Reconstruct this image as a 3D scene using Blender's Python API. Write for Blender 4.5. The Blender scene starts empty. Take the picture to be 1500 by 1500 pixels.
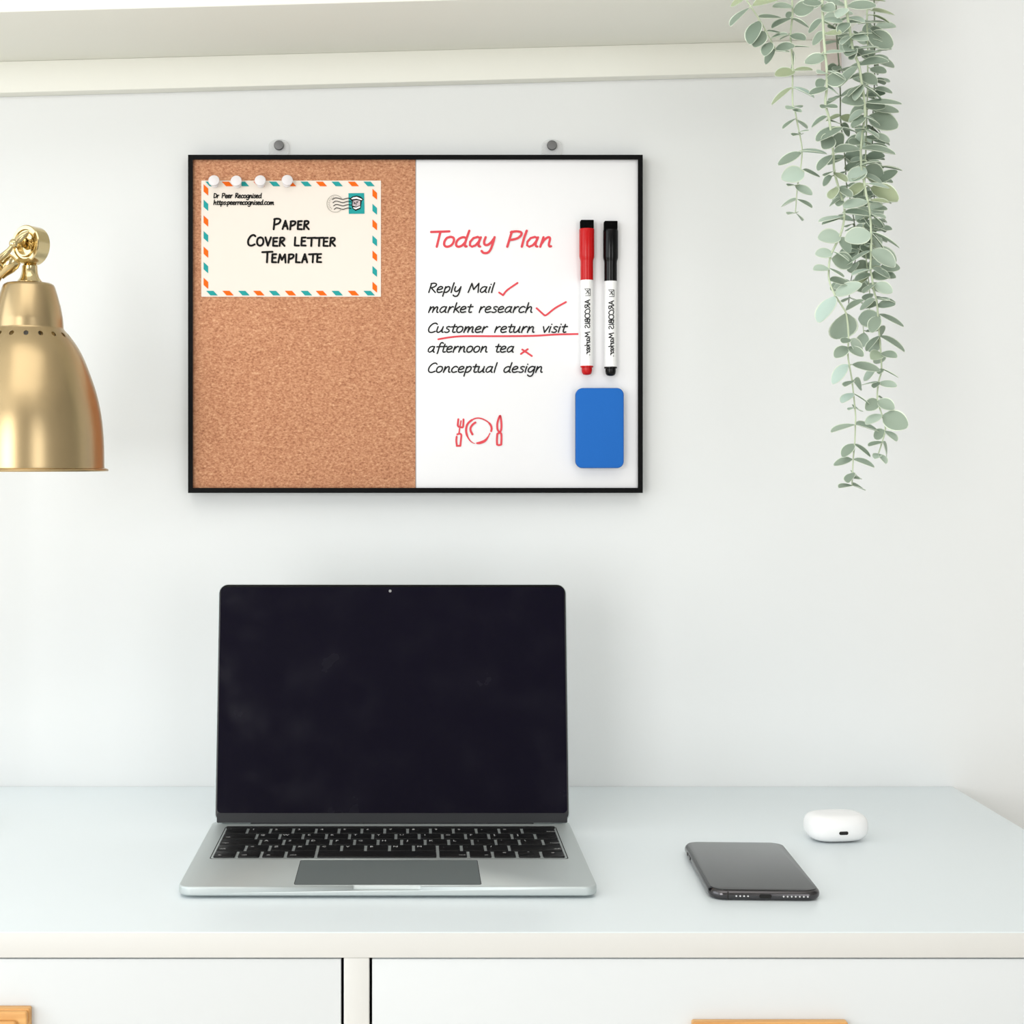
import bpy, bmesh, math, random
from mathutils import Vector, Matrix
random.seed(7)
SC = bpy.context.scene
COL = SC.collection
PI = math.pi

# ------------------------------------------------------------------ measures
F = 2295.0            # focal length in pixels of the 1500 frame
DW = 1.538            # camera to back wall
DESK = 0.75           # desk top height
ZC = DESK + 0.319     # camera height
CX, CY = 600.0, 676.0


def P(px, py, d):
    """a point seen at (px, py) standing d metres in front of the lens"""
    return Vector(((px - CX) * d / F, d - DW, ZC - (py - CY) * d / F))


def XX(px, d): return (px - CX) * d / F
def ZZ(py, d): return ZC - (py - CY) * d / F


# ------------------------------------------------------------------ materials
def lin(c):
    return tuple(((v / 255.0) / 12.92 if v / 255.0 <= 0.04045 else ((v / 255.0 + 0.055) / 1.055) ** 2.4) for v in c)


def mat(name, rgb, rough=0.5, metal=0.0, spec=0.5, bump=0.0, bscale=200.0, var=0.0, vscale=20.0, **kw):
    m = bpy.data.materials.new(name)
    m.use_nodes = True
    nt = m.node_tree
    b = nt.nodes['Principled BSDF']
    c = lin(rgb) + (1.0,)
    b.inputs['Base Color'].default_value = c
    b.inputs['Roughness'].default_value = rough
    b.inputs['Metallic'].default_value = metal
    b.inputs['Specular IOR Level'].default_value = spec
    for k, v in kw.items():
        b.inputs[k.replace('_', ' ')].default_value = v
    if bump > 0 or var > 0:
        tc = nt.nodes.new('ShaderNodeTexCoord')
        if bump > 0:
            n = nt.nodes.new('ShaderNodeTexNoise')
            n.inputs['Scale'].default_value = bscale
            n.inputs['Detail'].default_value = 4
            nt.links.new(tc.outputs['Object'], n.inputs['Vector'])
            bp = nt.nodes.new('ShaderNodeBump')
            bp.inputs['Strength'].default_value = bump
            bp.inputs['Distance'].default_value = 0.001
            nt.links.new(n.outputs['Fac'], bp.inputs['Height'])
            nt.links.new(bp.outputs['Normal'], b.inputs['Normal'])
        if var > 0:
            n2 = nt.nodes.new('ShaderNodeTexNoise')
            n2.inputs['Scale'].default_value = vscale
            n2.inputs['Detail'].default_value = 3
            nt.links.new(tc.outputs['Object'], n2.inputs['Vector'])
            mx = nt.nodes.new('ShaderNodeMix')
            mx.data_type = 'RGBA'
            mx.inputs[6].default_value = tuple(v * (1 - var) for v in c[:3]) + (1,)
            mx.inputs[7].default_value = tuple(min(1, v * (1 + var)) for v in c[:3]) + (1,)
            nt.links.new(n2.outputs['Fac'], mx.inputs[0])
            nt.links.new(mx.outputs[2], b.inputs['Base Color'])
    return m


def cork_material():
    m = mat('cork', (198, 134, 92), 0.9, spec=0.1)
    nt = m.node_tree
    b = nt.nodes['Principled BSDF']
    tc = nt.nodes.new('ShaderNodeTexCoord')
    mp = nt.nodes.new('ShaderNodeMapping')
    mp.inputs['Scale'].default_value = (420, 420, 640)
    nt.links.new(tc.outputs['Object'], mp.inputs['Vector'])
    n = nt.nodes.new('ShaderNodeTexNoise')
    n.inputs['Scale'].default_value = 1.0
    n.inputs['Detail'].default_value = 6
    n.inputs['Roughness'].default_value = 0.75
    nt.links.new(mp.outputs['Vector'], n.inputs['Vector'])
    r = nt.nodes.new('ShaderNodeValToRGB')
    e = r.color_ramp.elements
    e[0].position = 0.30; e[0].color = lin((128, 72, 42)) + (1,)
    e[1].position = 0.70; e[1].color = lin((232, 182, 138)) + (1,)
    a = e.new(0.44); a.color = lin((188, 122, 80)) + (1,)
    a = e.new(0.56); a.color = lin((205, 142, 99)) + (1,)
    nt.links.new(n.outputs['Fac'], r.inputs['Fac'])
    v = nt.nodes.new('ShaderNodeTexVoronoi')
    v.inputs['Scale'].default_value = 0.55
    nt.links.new(mp.outputs['Vector'], v.inputs['Vector'])
    mx = nt.nodes.new('ShaderNodeMix'); mx.data_type = 'RGBA'; mx.blend_type = 'SOFT_LIGHT'
    mx.inputs[0].default_value = 0.3
    nt.links.new(r.outputs['Color'], mx.inputs[6])
    nt.links.new(v.outputs['Distance'], mx.inputs[7])
    hs = nt.nodes.new('ShaderNodeHueSaturation')
    hs.inputs['Saturation'].default_value = 0.9
    nt.links.new(mx.outputs[2], hs.inputs['Color'])
    nt.links.new(hs.outputs['Color'], b.inputs['Base Color'])
    bp = nt.nodes.new('ShaderNodeBump')
    bp.inputs['Strength'].default_value = 0.25
    bp.inputs['Distance'].default_value = 0.0006
    nt.links.new(n.outputs['Fac'], bp.inputs['Height'])
    nt.links.new(bp.outputs['Normal'], b.inputs['Normal'])
    return m


def brass_material(name, rgb, rough, streak):
    m = mat(name, rgb, rough, metal=1.0)
    nt = m.node_tree
    b = nt.nodes['Principled BSDF']
    tc = nt.nodes.new('ShaderNodeTexCoord')
    mp = nt.nodes.new('ShaderNodeMapping')
    mp.inputs['Scale'].default_value = (40, 40, 900)
    nt.links.new(tc.outputs['Object'], mp.inputs['Vector'])
    n = nt.nodes.new('ShaderNodeTexNoise')
    n.inputs['Scale'].default_value = 1.0
    n.inputs['Detail'].default_value = 3
    nt.links.new(mp.outputs['Vector'], n.inputs['Vector'])
    mr = nt.nodes.new('ShaderNodeMapRange')
    mr.inputs['To Min'].default_value = rough - streak
    mr.inputs['To Max'].default_value = rough + streak
    nt.links.new(n.outputs['Fac'], mr.inputs['Value'])
    nt.links.new(mr.outputs['Result'], b.inputs['Roughness'])
    bp = nt.nodes.new('ShaderNodeBump')
    bp.inputs['Strength'].default_value = 0.012
    bp.inputs['Distance'].default_value = 0.0003
    nt.links.new(n.outputs['Fac'], bp.inputs['Height'])
    nt.links.new(bp.outputs['Normal'], b.inputs['Normal'])
    return m


def wood_material():
    m = mat('oak_wood', (222, 166, 98), 0.45)
    nt = m.node_tree
    b = nt.nodes['Principled BSDF']
    tc = nt.nodes.new('ShaderNodeTexCoord')
    mp = nt.nodes.new('ShaderNodeMapping')
    mp.inputs['Scale'].default_value = (12, 300, 300)
    nt.links.new(tc.outputs['Object'], mp.inputs['Vector'])
    n = nt.nodes.new('ShaderNodeTexNoise')
    n.inputs['Scale'].default_value = 1.0
    n.inputs['Detail'].default_value = 5
    nt.links.new(mp.outputs['Vector'], n.inputs['Vector'])
    r = nt.nodes.new('ShaderNodeValToRGB')
    r.color_ramp.elements[0].position = 0.3
    r.color_ramp.elements[0].color = lin((205, 146, 80)) + (1,)
    r.color_ramp.elements[1].position = 0.7
    r.color_ramp.elements[1].color = lin((232, 180, 112)) + (1,)
    nt.links.new(n.outputs['Fac'], r.inputs['Fac'])
    nt.links.new(r.outputs['Color'], b.inputs['Base Color'])
    return m


def leaf_material():
    m = mat('sage_leaf', (150, 172, 155), 0.6, spec=0.3)
    nt = m.node_tree
    b = nt.nodes['Principled BSDF']
    at = nt.nodes.new('ShaderNodeAttribute')
    at.attribute_name = 'tint'
    r = nt.nodes.new('ShaderNodeValToRGB')
    e = r.color_ramp.elements
    e[0].position = 0.0; e[0].color = lin((144, 164, 145)) + (1,)
    e[1].position = 1.0; e[1].color = lin((186, 198, 154)) + (1,)
    a = e.new(0.35); a.color = lin((170, 188, 168)) + (1,)
    a = e.new(0.7); a.color = lin((206, 224, 208)) + (1,)
    a = e.new(0.78); a.color = lin((206, 228, 218)) + (1,)
    a = e.new(0.86); a.color = lin((186, 200, 164)) + (1,)
    nt.links.new(at.outputs['Fac'], r.inputs['Fac'])
    tc = nt.nodes.new('ShaderNodeTexCoord')
    n = nt.nodes.new('ShaderNodeTexNoise')
    n.inputs['Scale'].default_value = 160
    nt.links.new(tc.outputs['Object'], n.inputs['Vector'])
    mx = nt.nodes.new('ShaderNodeMix'); mx.data_type = 'RGBA'; mx.blend_type = 'OVERLAY'
    mx.inputs[0].default_value = 0.22
    nt.links.new(r.outputs['Color'], mx.inputs[6])
    nt.links.new(n.outputs['Color'], mx.inputs[7])
    hs = nt.nodes.new('ShaderNodeHueSaturation')
    hs.inputs['Saturation'].default_value = 0.9
    nt.links.new(r.outputs['Color'], hs.inputs['Color'])
    nt.links.new(hs.outputs['Color'], b.inputs['Base Color'])
    tr = nt.nodes.new('ShaderNodeBsdfTranslucent')
    nt.links.new(hs.outputs['Color'], tr.inputs['Color'])
    ms = nt.nodes.new('ShaderNodeMixShader')
    ms.inputs[0].default_value = 0.25
    nt.links.new(b.outputs[0], ms.inputs[1])
    nt.links.new(tr.outputs[0], ms.inputs[2])
    nt.links.new(ms.outputs[0], nt.nodes['Material Output'].inputs['Surface'])
    return m


def screen_material():
    m = mat('display_glass', (13, 10, 24), 0.12, spec=0.12)
    nt = m.node_tree
    b = nt.nodes['Principled BSDF']
    tc = nt.nodes.new('ShaderNodeTexCoord')
    n = nt.nodes.new('ShaderNodeTexNoise')
    n.inputs['Scale'].default_value = 26
    n.inputs['Detail'].default_value = 6
    nt.links.new(tc.outputs['Object'], n.inputs['Vector'])
    mr = nt.nodes.new('ShaderNodeMapRange')
    mr.inputs['From Min'].default_value = 0.45
    mr.inputs['From Max'].default_value = 0.75
    mr.inputs['To Min'].default_value = 0.10
    mr.inputs['To Max'].default_value = 0.34
    nt.links.new(n.outputs['Fac'], mr.inputs['Value'])
    nt.links.new(mr.outputs['Result'], b.inputs['Roughness'])
    return m


M = {
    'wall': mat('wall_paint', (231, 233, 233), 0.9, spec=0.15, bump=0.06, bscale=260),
    'ceiling': mat('ceiling_paint', (238, 238, 236), 0.9, spec=0.1, bump=0.05, bscale=150),
    'floor': mat('floor_boards', (228, 219, 206), 0.5, var=0.06, vscale=4),
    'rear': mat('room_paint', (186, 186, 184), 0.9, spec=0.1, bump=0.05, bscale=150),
    'desk': mat('desk_lacquer_cool_lit', (236, 244, 247), 0.32, spec=0.4, bump=0.02, bscale=90),  # cool window light on the top is put into this tint
    'drawer': mat('desk_lacquer_dimmed_drawer', (216, 220, 222), 0.4, spec=0.4, bump=0.02, bscale=90),  # same lacquer, darkened to offset the strong light on the fronts
    'desk_edge': mat('desk_lacquer_dimmed_edge', (216, 216, 213), 0.4, spec=0.4, bump=0.02, bscale=90),  # edges, stile and panels: lacquer darkened against the frontal light
    'shelf': mat('shelf_paint', (238, 238, 230), 0.6, spec=0.3, bump=0.03, bscale=120),
    'endgrain': mat('raw_shelf_end', (196, 186, 179), 0.8, var=0.12, vscale=60),
    'black': mat('black_plastic', (10, 10, 11), 0.35, bump=0.02),
    'blackframe': mat('black_aluminium', (5, 5, 6), 0.45, spec=0.1, bump=0.02),
    'white': mat('white_plastic', (246, 246, 246), 0.25, bump=0.01),
    'pinwhite': mat('pin_plastic', (234, 229, 231), 0.3, bump=0.01),
    'whiteboard': mat('whiteboard_enamel', (240, 240, 242), 0.3, spec=0.3, bump=0.005),
    'grey': mat('grey_trim', (150, 150, 150), 0.4, metal=0.6),
    'cork': cork_material(),
    'inkred': mat('red_marker_ink', (222, 76, 86), 0.6, spec=0.2, var=0.08, vscale=300),
    'inkblack': mat('black_marker_ink', (26, 26, 28), 0.6, spec=0.2, var=0.1, vscale=300),
    'red': mat('red_gloss_plastic', (192, 14, 18), 0.22, spec=0.3, bump=0.004),
    'gloss_black': mat('black_gloss_plastic', (5, 5, 6), 0.18, spec=0.25, bump=0.004),
    'felt': mat('black_felt', (10, 10, 10), 0.95, spec=0.05, bump=0.5, bscale=1500),
    'blue': mat('blue_foam', (34, 104, 188), 0.8, spec=0.2, bump=0.15, bscale=1200),
    'bluedark': mat('blue_felt', (40, 78, 132), 0.95, spec=0.05, bump=0.5, bscale=1500),
    'paper': mat('cream_paper', (240, 231, 221), 0.8, spec=0.1, bump=0.02, bscale=600),
    'teal': mat('teal_print', (42, 160, 160), 0.7, spec=0.15, var=0.06, vscale=300),
    'orange': mat('orange_print', (240, 108, 24), 0.7, spec=0.15, var=0.06, vscale=300),
    'print': mat('black_print', (18, 18, 18), 0.7, spec=0.15, var=0.06, vscale=300),
    'printgrey': mat('grey_print', (168, 164, 154), 0.7, spec=0.15, var=0.06, vscale=300),
    'printwhite': mat('white_print', (250, 248, 246), 0.7, spec=0.15, var=0.02, vscale=300),
    'printpink': mat('pale_pink_print', (206, 192, 196), 0.7, spec=0.15, var=0.05, vscale=300),
    'brass': brass_material('brushed_brass', (188, 165, 126), 0.29, 0.02),
    'brasspol': brass_material('polished_brass', (214, 195, 150), 0.13, 0.03),
    'dark': mat('dark_inside', (16, 14, 12), 0.8, bump=0.02),
    'alu': mat('silver_aluminium', (198, 205, 205), 0.5, metal=0.6, bump=0.015, bscale=2500),
    'pad': mat('trackpad_glass', (148, 157, 157), 0.34, metal=0.5, bump=0.005),
    'steel': mat('brushed_steel', (118, 118, 118), 0.5, metal=1.0, bump=0.05, bscale=2500),
    'key': mat('key_plastic', (12, 12, 13), 0.5, spec=0.3, bump=0.02, bscale=2000),
    'legend': mat('key_legend', (214, 214, 214), 0.6, bump=0.01),
    'screen': screen_material(),
    'chin': mat('display_chin', (36, 37, 40), 0.45, spec=0.3, bump=0.01),
    'phoneglass': mat('phone_glass', (12, 12, 14), 0.1, spec=0.5, bump=0.002),
    'phoneframe': mat('phone_steel', (88, 86, 88), 0.2, metal=1.0, bump=0.01),
    'clear': mat('clear_plastic', (245, 245, 245), 0.05, Alpha=0.22, bump=0.001),
    'wood': wood_material(),
    'leaf': leaf_material(),
    'leafrim': mat('leaf_margin', (222, 232, 214), 0.6, spec=0.3, var=0.05, vscale=80),
    'stem': mat('pale_green_stem', (198, 210, 182), 0.6, spec=0.3, var=0.15, vscale=60),
    'stemdark': mat('grey_green_stem', (126, 136, 116), 0.6, spec=0.3, var=0.15, vscale=60),
    'pot': mat('white_ceramic', (235, 234, 230), 0.3, bump=0.01),
    'soil': mat('potting_soil', (62, 48, 38), 0.95, bump=0.6, bscale=300),
    'windowframe': mat('window_paint', (240, 240, 240), 0.5, bump=0.02),
}

# ------------------------------------------------------------------ geometry helpers
ORIGIN = {}


class MB:
    def __init__(self):
        self.v, self.f, self.m, self.t = [], [], [], []

    def add(self, verts, faces, mi=0, tint=None):
        o = len(self.v)
        self.v += [Vector(p) for p in verts]
        self.f += [tuple(i + o for i in f) for f in faces]
        self.m += [mi] * len(faces)
        if tint is not None:
            self.t += [tint] * len(verts)

    def loops(self, rings, mi=0, cap0=True, cap1=True, closed=False):
        n = len(rings[0])
        vs = [p for r in rings for p in r]
        fs = []
        k = len(rings)
        for i in range(k if closed else k - 1):
            j = (i + 1) % k
            for a in range(n):
                b = (a + 1) % n
                fs.append((i * n + a, i * n + b, j * n + b, j * n + a))
        if not closed:
            if cap0: fs.append(tuple(reversed(range(n))))
            if cap1: fs.append(tuple((k - 1) * n + a for a in range(n)))
        self.add(vs, fs, mi)

    def slab(self, w, h, z0, z1, r, bev=0.0, mat4=None, mi=0, n=6, k=4, bz=None):
        """rounded rectangle w x h (local x, y) from z0 to z1 with rounded rims"""
        mat4 = mat4 or Matrix()
        bz = bev if bz is None else bz
        lay = []
        if bev <= 0:
            lay = [(0, z0), (0, z1)]
        else:
            for i in range(k + 1):
                a = PI / 2 * i / k
                lay.append((bev * (1 - math.sin(a)), z0 + bz * (1 - math.cos(a))))
            for i in range(k + 1):
                a = PI / 2 * i / k
                lay.append((bev * (1 - math.cos(a)), z1 - bz * (1 - math.sin(a))))
        rings = []
        for ins, z in lay:
            rr = max(r - ins, 1e-5)
            hw, hh = w / 2 - ins, h / 2 - ins
            ring = []
            for cx, cy, a0 in ((hw - rr, hh - rr, 0), (-hw + rr, hh - rr, PI / 2), (-hw + rr, -hh + rr, PI), (hw - rr, -hh + rr, 1.5 * PI)):
                for i in range(n + 1):
                    a = a0 + PI / 2 * i / n
                    ring.append(mat4 @ Vector((cx + rr * math.cos(a), cy + rr * math.sin(a), z)))
            rings.append(ring)
        self.loops(rings, mi)

    def box(self, lo, hi, bev=0.0008, mi=0):
        lo, hi = Vector(lo), Vector(hi)
        c = (lo + hi) / 2
        s = hi - lo
        self.slab(s.x, s.y, -s.z / 2, s.z / 2, max(bev, 1e-4), bev, Matrix.Translation(c), mi, 3, 3)

    def lathe(self, prof, mat4=None, seg=48, mi=0, closed=False):
        mat4 = mat4 or Matrix()
        rings = [[mat4 @ Vector((r * math.cos(2 * PI * a / seg), r * math.sin(2 * PI * a / seg), z)) for a in range(seg)] for r, z in prof]
        self.loops(rings, mi, closed=closed)

    def tube(self, pts, rad, seg=10, mi=0):
        pts = [Vector(p) for p in pts]
        if not isinstance(rad, (list, tuple)): rad = [rad] * len(pts)
        rings = []
        ref = None
        for i, p in enumerate(pts):
            t = (pts[min(i + 1, len(pts) - 1)] - pts[max(i - 1, 0)]).normalized()
            if ref is None:
                ref = t.orthogonal().normalized()
            ref = (ref - t * ref.dot(t)).normalized()
            b = t.cross(ref)
            rings.append([p + (ref * math.cos(2 * PI * a / seg) + b * math.sin(2 * PI * a / seg)) * rad[i] for a in range(seg)])
        self.loops(rings, mi)

    def ribbon(self, pts2, hw, fn, mi=0):
        """flat pen stroke through 2-D points, half width hw, round ends; fn maps 2-D to 3-D"""
        # overlapping strokes lie on one another like layers of ink
        self.layer = (getattr(self, 'layer', -1) + 1) % 12
        lay = self.layer
        f0 = fn
        fn = lambda p, k=0: f0(p) + Vector((0, -(lay * 3 + k) * 1.4e-5, 0))
        pts = [Vector(p) for p in pts2]
        out = [pts[0]]
        for p in pts[1:]:
            if (p - out[-1]).length > 1e-7: out.append(p)
        pts = out
        if len(pts) == 1: pts.append(pts[0] + Vector((hw * 0.05, 0)))
        L, R = [], []
        hws = hw if isinstance(hw, (list, tuple)) else [hw] * len(pts)
        for i, p in enumerate(pts):
            t = (pts[min(i + 1, len(pts) - 1)] - pts[max(i - 1, 0)]).normalized()
            nn = Vector((-t.y, t.x))
            L.append(p + nn * hws[min(i, len(hws) - 1)]); R.append(p - nn * hws[min(i, len(hws) - 1)])
        k = len(pts)
        self.add([fn(p) for p in L + R], [(i, i + 1, k + i + 1, k + i) for i in range(k - 1)], mi)
        for kk, (p, h) in enumerate(((pts[0], hws[0]), (pts[-1], hws[-1]))):
            self.add([fn(p + Vector((math.cos(a * PI / 5), math.sin(a * PI / 5))) * h, kk + 1) for a in range(10)], [tuple(range(10))], mi)

    def poly(self, pts2, fn, mi=0):
        self.add([fn(Vector(p)) for p in pts2], [tuple(range(len(pts2)))], mi)

    def build(self, name, mats, parent=None, loc=None, smooth=40, flat=False):
        me = bpy.data.meshes.new(name)
        base = ORIGIN[parent.name] if parent is not None else (Vector(loc) if loc is not None else Vector((0, 0, 0)))
        me.from_pydata([tuple(p - base) for p in self.v], [], self.f)
        if not isinstance(mats, (list, tuple)): mats = [mats]
        for m in mats: me.materials.append(m)
        me.polygons.foreach_set('material_index', self.m)
        if self.t:
            at = me.attributes.new('tint', 'FLOAT', 'POINT')
            at.data.foreach_set('value', self.t)
        if not flat:
            bm = bmesh.new(); bm.from_mesh(me)
            bmesh.ops.recalc_face_normals(bm, faces=bm.faces)
            bm.to_mesh(me); bm.free()
            me.shade_smooth()
            me.set_sharp_from_angle(angle=math.radians(smooth))
        o = bpy.data.objects.new(name, me)
        COL.objects.link(o)
        if parent is not None:
            o.parent = parent
        elif loc is not None:
            o.location = base
        ORIGIN[o.name] = base
        return o


def tag(o, label, cat, group=None):
    o['label'] = label
    o['category'] = cat
    if group: o['group'] = group
    return o


def thing(name, loc, label, cat, group=None):
    o = bpy.data.objects.new(name, None)
    COL.objects.link(o)
    o.location = loc
    o.empty_display_size = 0.02
    ORIGIN[o.name] = Vector(loc)
    return tag(o, label, cat, group)


def struct(name, mb, m, **kw):
    o = mb.build(name, m, **kw)
    o['kind'] = 'structure'
    return o


def copy_tree(root, loc, label=None):
    r = root.copy(); COL.objects.link(r); r.location = loc
    if label: r['label'] = label
    for ch in list(root.children):
        c = ch.copy(); COL.objects.link(c); c.parent = r
        for g in list(ch.children):
            d = g.copy(); COL.objects.link(d); d.parent = c
    return r


def smooth2(pts, n=7):
    pts = [Vector(p) for p in pts]
    if len(pts) < 3: return pts
    out = []
    for i in range(len(pts) - 1):
        p0 = pts[i - 1] if i else pts[0] * 2 - pts[1]
        p1, p2 = pts[i], pts[i + 1]
        p3 = pts[i + 2] if i + 2 < len(pts) else pts[-1] * 2 - pts[-2]
        for k in range(n):
            t = k / n
            out.append(0.5 * ((2 * p1) + (p2 - p0) * t + (2 * p0 - 5 * p1 + 4 * p2 - p3) * t * t + (3 * p1 - p0 - 3 * p2 + p3) * t ** 3))
    out.append(pts[-1])
    return out


def rotx(a): return Matrix.Rotation(a, 4, 'X')
def roty(a): return Matrix.Rotation(a, 4, 'Y')
def rotz(a): return Matrix.Rotation(a, 4, 'Z')
def T(v): return Matrix.Translation(Vector(v))


# ------------------------------------------------------------------ a single-stroke pen alphabet
GL = {
    'a': (6.8, [[(5, 5.6), (3.6, 6.4), (1.6, 5.6), (.4, 3.2), (.6, .9), (1.8, 0), (3.4, .9), (4.6, 3.2), (5.2, 6.1)], [(5.2, 6.1), (4.7, 2.5), (5, .6), (5.8, .1)]]),
    'c': (5.5, [[(4.8, 5.4), (3.4, 6.4), (1.6, 5.6), (.4, 3.2), (.7, .9), (2.2, 0), (4.6, .9)]]),
    'd': (6.8, [[(5, 5.4), (3.4, 6.2), (1.4, 5.2), (.4, 3), (.7, .8), (2, 0), (3.6, .9), (4.8, 3)], [(5.6, 10.4), (5, 5), (4.8, 1.6), (5.2, .3), (5.9, .2)]]),
    'e': (5.7, [[(.5, 3.1), (2.6, 3.3), (4.3, 4.4), (4.2, 5.8), (2.8, 6.4), (1.2, 5.4), (.4, 3.2), (.8, .9), (2.2, 0), (4.8, .8)]]),
    'f': (4.4, [[(5.2, 9.6), (4.2, 10.4), (3, 9.6), (2.5, 7), (2, 0), (1.7, -1.4)], [(.3, 5.8), (4.6, 6.1)]]),
    'g': (6.4, [[(5, 5.6), (3.4, 6.4), (1.4, 5.4), (.4, 3.2), (.7, 1), (2, .3), (3.6, 1.2), (4.8, 3.4)], [(5.4, 6.2), (5.2, 2), (4.8, -2), (3.6, -4), (1.8, -4), (.6, -2.8)]]),
    'h': (6.5, [[(1.4, 10.4), (1, 5), (.5, 0)], [(.6, 1.4), (2, 4.8), (3.6, 6.2), (4.6, 5.2), (4.6, 2), (5, .4), (5.7, .2)]]),
    'i': (2.6, [[(1.2, 6.2), (.8, 3), (.7, .2)], [(1.5, 8.8), (1.56, 8.6)]]),
    'k': (5.3, [[(1.4, 10.4), (.9, 5), (.5, 0)], [(4.6, 6.4), (.9, 2.9)], [(1.7, 3.5), (4.8, 0)]]),
    'l': (2.6, [[(1.5, 10.4), (.9, 5), (.7, 0)]]),
    'm': (9, [[(1.1, 6.2), (.5, 0)], [(.7, 1.6), (2, 4.9), (3.3, 6.1), (3.9, 5), (3.6, .2)], [(3.7, 1.6), (5.1, 4.9), (6.4, 6.1), (7.1, 5), (6.9, 1.6), (7.4, .2), (8.1, .2)]]),
    'n': (6.6, [[(1.1, 6.2), (.5, 0)], [(.6, 1.4), (2, 4.8), (3.6, 6.2), (4.5, 5.2), (4.5, 1.8), (5, .3), (5.8, .3)]]),
    'o': (6, [[(2.8, 6.4), (1.2, 5.6), (.4, 3.2), (.8, .9), (2.3, 0), (4.2, 1), (5, 3.4), (4.6, 5.6), (3.2, 6.4), (2.4, 6.3)]]),
    'p': (6, [[(1.2, 6.2), (.6, 0), (.3, -4)], [(.8, 3.6), (2, 5.6), (3.6, 6.3), (4.8, 5.2), (4.6, 2.4), (3, .4), (1.4, .2), (.6, 1)]]),
    'r': (4.7, [[(1.1, 6.2), (.7, 3), (.5, 0)], [(.7, 2.4), (1.8, 4.8), (3.2, 6.2), (4.1, 6)]]),
    's': (4.9, [[(4.2, 5.8), (2.8, 6.4), (1.2, 5.6), (1.4, 4.2), (3.2, 3), (4, 1.6), (3, .2), (1.4, 0), (.3, .6)]]),
    't': (4.5, [[(2.4, 8.6), (1.9, 4), (1.8, 1.2), (2.6, .1), (4, .5)], [(.3, 6), (4.4, 6.3)]]),
    'u': (6.7, [[(.9, 6.2), (.5, 2.4), (1, .4), (2.4, .2), (3.8, 1.8), (4.8, 4.4)], [(5, 6.2), (4.7, 2), (5, .4), (5.8, .2)]]),
    'v': (5.2, [[(.4, 6.2), (2.2, 0)], [(2.2, 0), (4.8, 6.4)]]),
    'y': (6.1, [[(.8, 6.2), (.5, 3.2), (1.2, 1.3), (2.6, 1.2), (4, 2.8), (4.9, 5)], [(5.2, 6.2), (5, 2), (4.4, -2.2), (3.2, -4), (1.4, -4), (.2, -2.8)]]),
    'T': (7.2, [[(0, 9.6), (9, 10)], [(4.6, 9.8), (4.3, 0)]]),
    'P': (7.4, [[(1.6, 9.8), (.9, 0)], [(1.2, 9.4), (3.6, 10), (6.2, 9.4), (6.6, 7.6), (5.2, 5.6), (2.8, 4.6), (1.3, 4.5)]]),
    'R': (6.8, [[(1.4, 9.8), (.6, 0)], [(1, 9.4), (3.4, 10), (5.4, 9.2), (5.4, 7.4), (3.8, 5.8), (1.6, 5)], [(1.9, 5), (6, 0)]]),
    'M': (10, [[(.6, 0), (2.2, 9.8)], [(2.2, 9.8), (4.6, 3.2)], [(4.6, 3.2), (8, 9.8)], [(8, 9.8), (8.8, 0)]]),
    'C': (6.8, [[(6.6, 8.8), (5.2, 10), (3, 9.2), (1, 6.2), (.5, 3), (1.4, .6), (3.6, 0), (6.2, 1.2)]]),
    'D': (7.2, [[(1.2, 9.8), (.8, 0)], [(1.1, 9.8), (4, 9.2), (6.2, 6.6), (6, 3.2), (3.6, .6), (.8, 0)]]),
    'A': (7.2, [[(.6, 0), (3.6, 10)], [(3.6, 10), (6.4, 0)], [(1.6, 3.6), (5.6, 3.8)]]),
    'O': (8, [[(4, 10), (1.6, 8.8), (.5, 5), (1.4, 1.4), (3.8, 0), (6.4, 1.4), (7.4, 5.2), (6.4, 8.8), (4.2, 10), (3.4, 9.9)]]),
    'V': (6.8, [[(.4, 10), (3.2, 0)], [(3.2, 0), (6.4, 10)]]),
    'E': (6.2, [[(5.4, 9.8), (1.2, 9.6)], [(1.2, 9.6), (.9, .2)], [(.9, .2), (5.6, 0)], [(1, 5.2), (4.8, 5.4)]]),
    'L': (6, [[(1.2, 10), (.9, .2)], [(.9, .2), (5.4, 0)]]),
    'B': (6.2, [[(1, 9.8), (.8, 0)], [(1, 9.8), (4.2, 9.4), (4.6, 7), (1.2, 5.2)], [(1.2, 5.2), (4.8, 4.6), (5.2, 1.2), (.8, 0)]]),
    'I': (2.6, [[(1.2, 10), (1.1, 0)]]),
    'S': (6, [[(5.2, 8.8), (3.4, 10), (1.2, 8.8), (1.4, 6.6), (3.8, 4.8), (5.2, 2.8), (4, .4), (1.8, 0), (.3, 1.2)]]),
    '.': (2.4, [[(.9, .3), (1, .25)]]),
    ':': (2.6, [[(1, 5), (1.05, 4.95)], [(.9, .6), (.95, .55)]]),
    ' ': (5.5, []),
}


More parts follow.
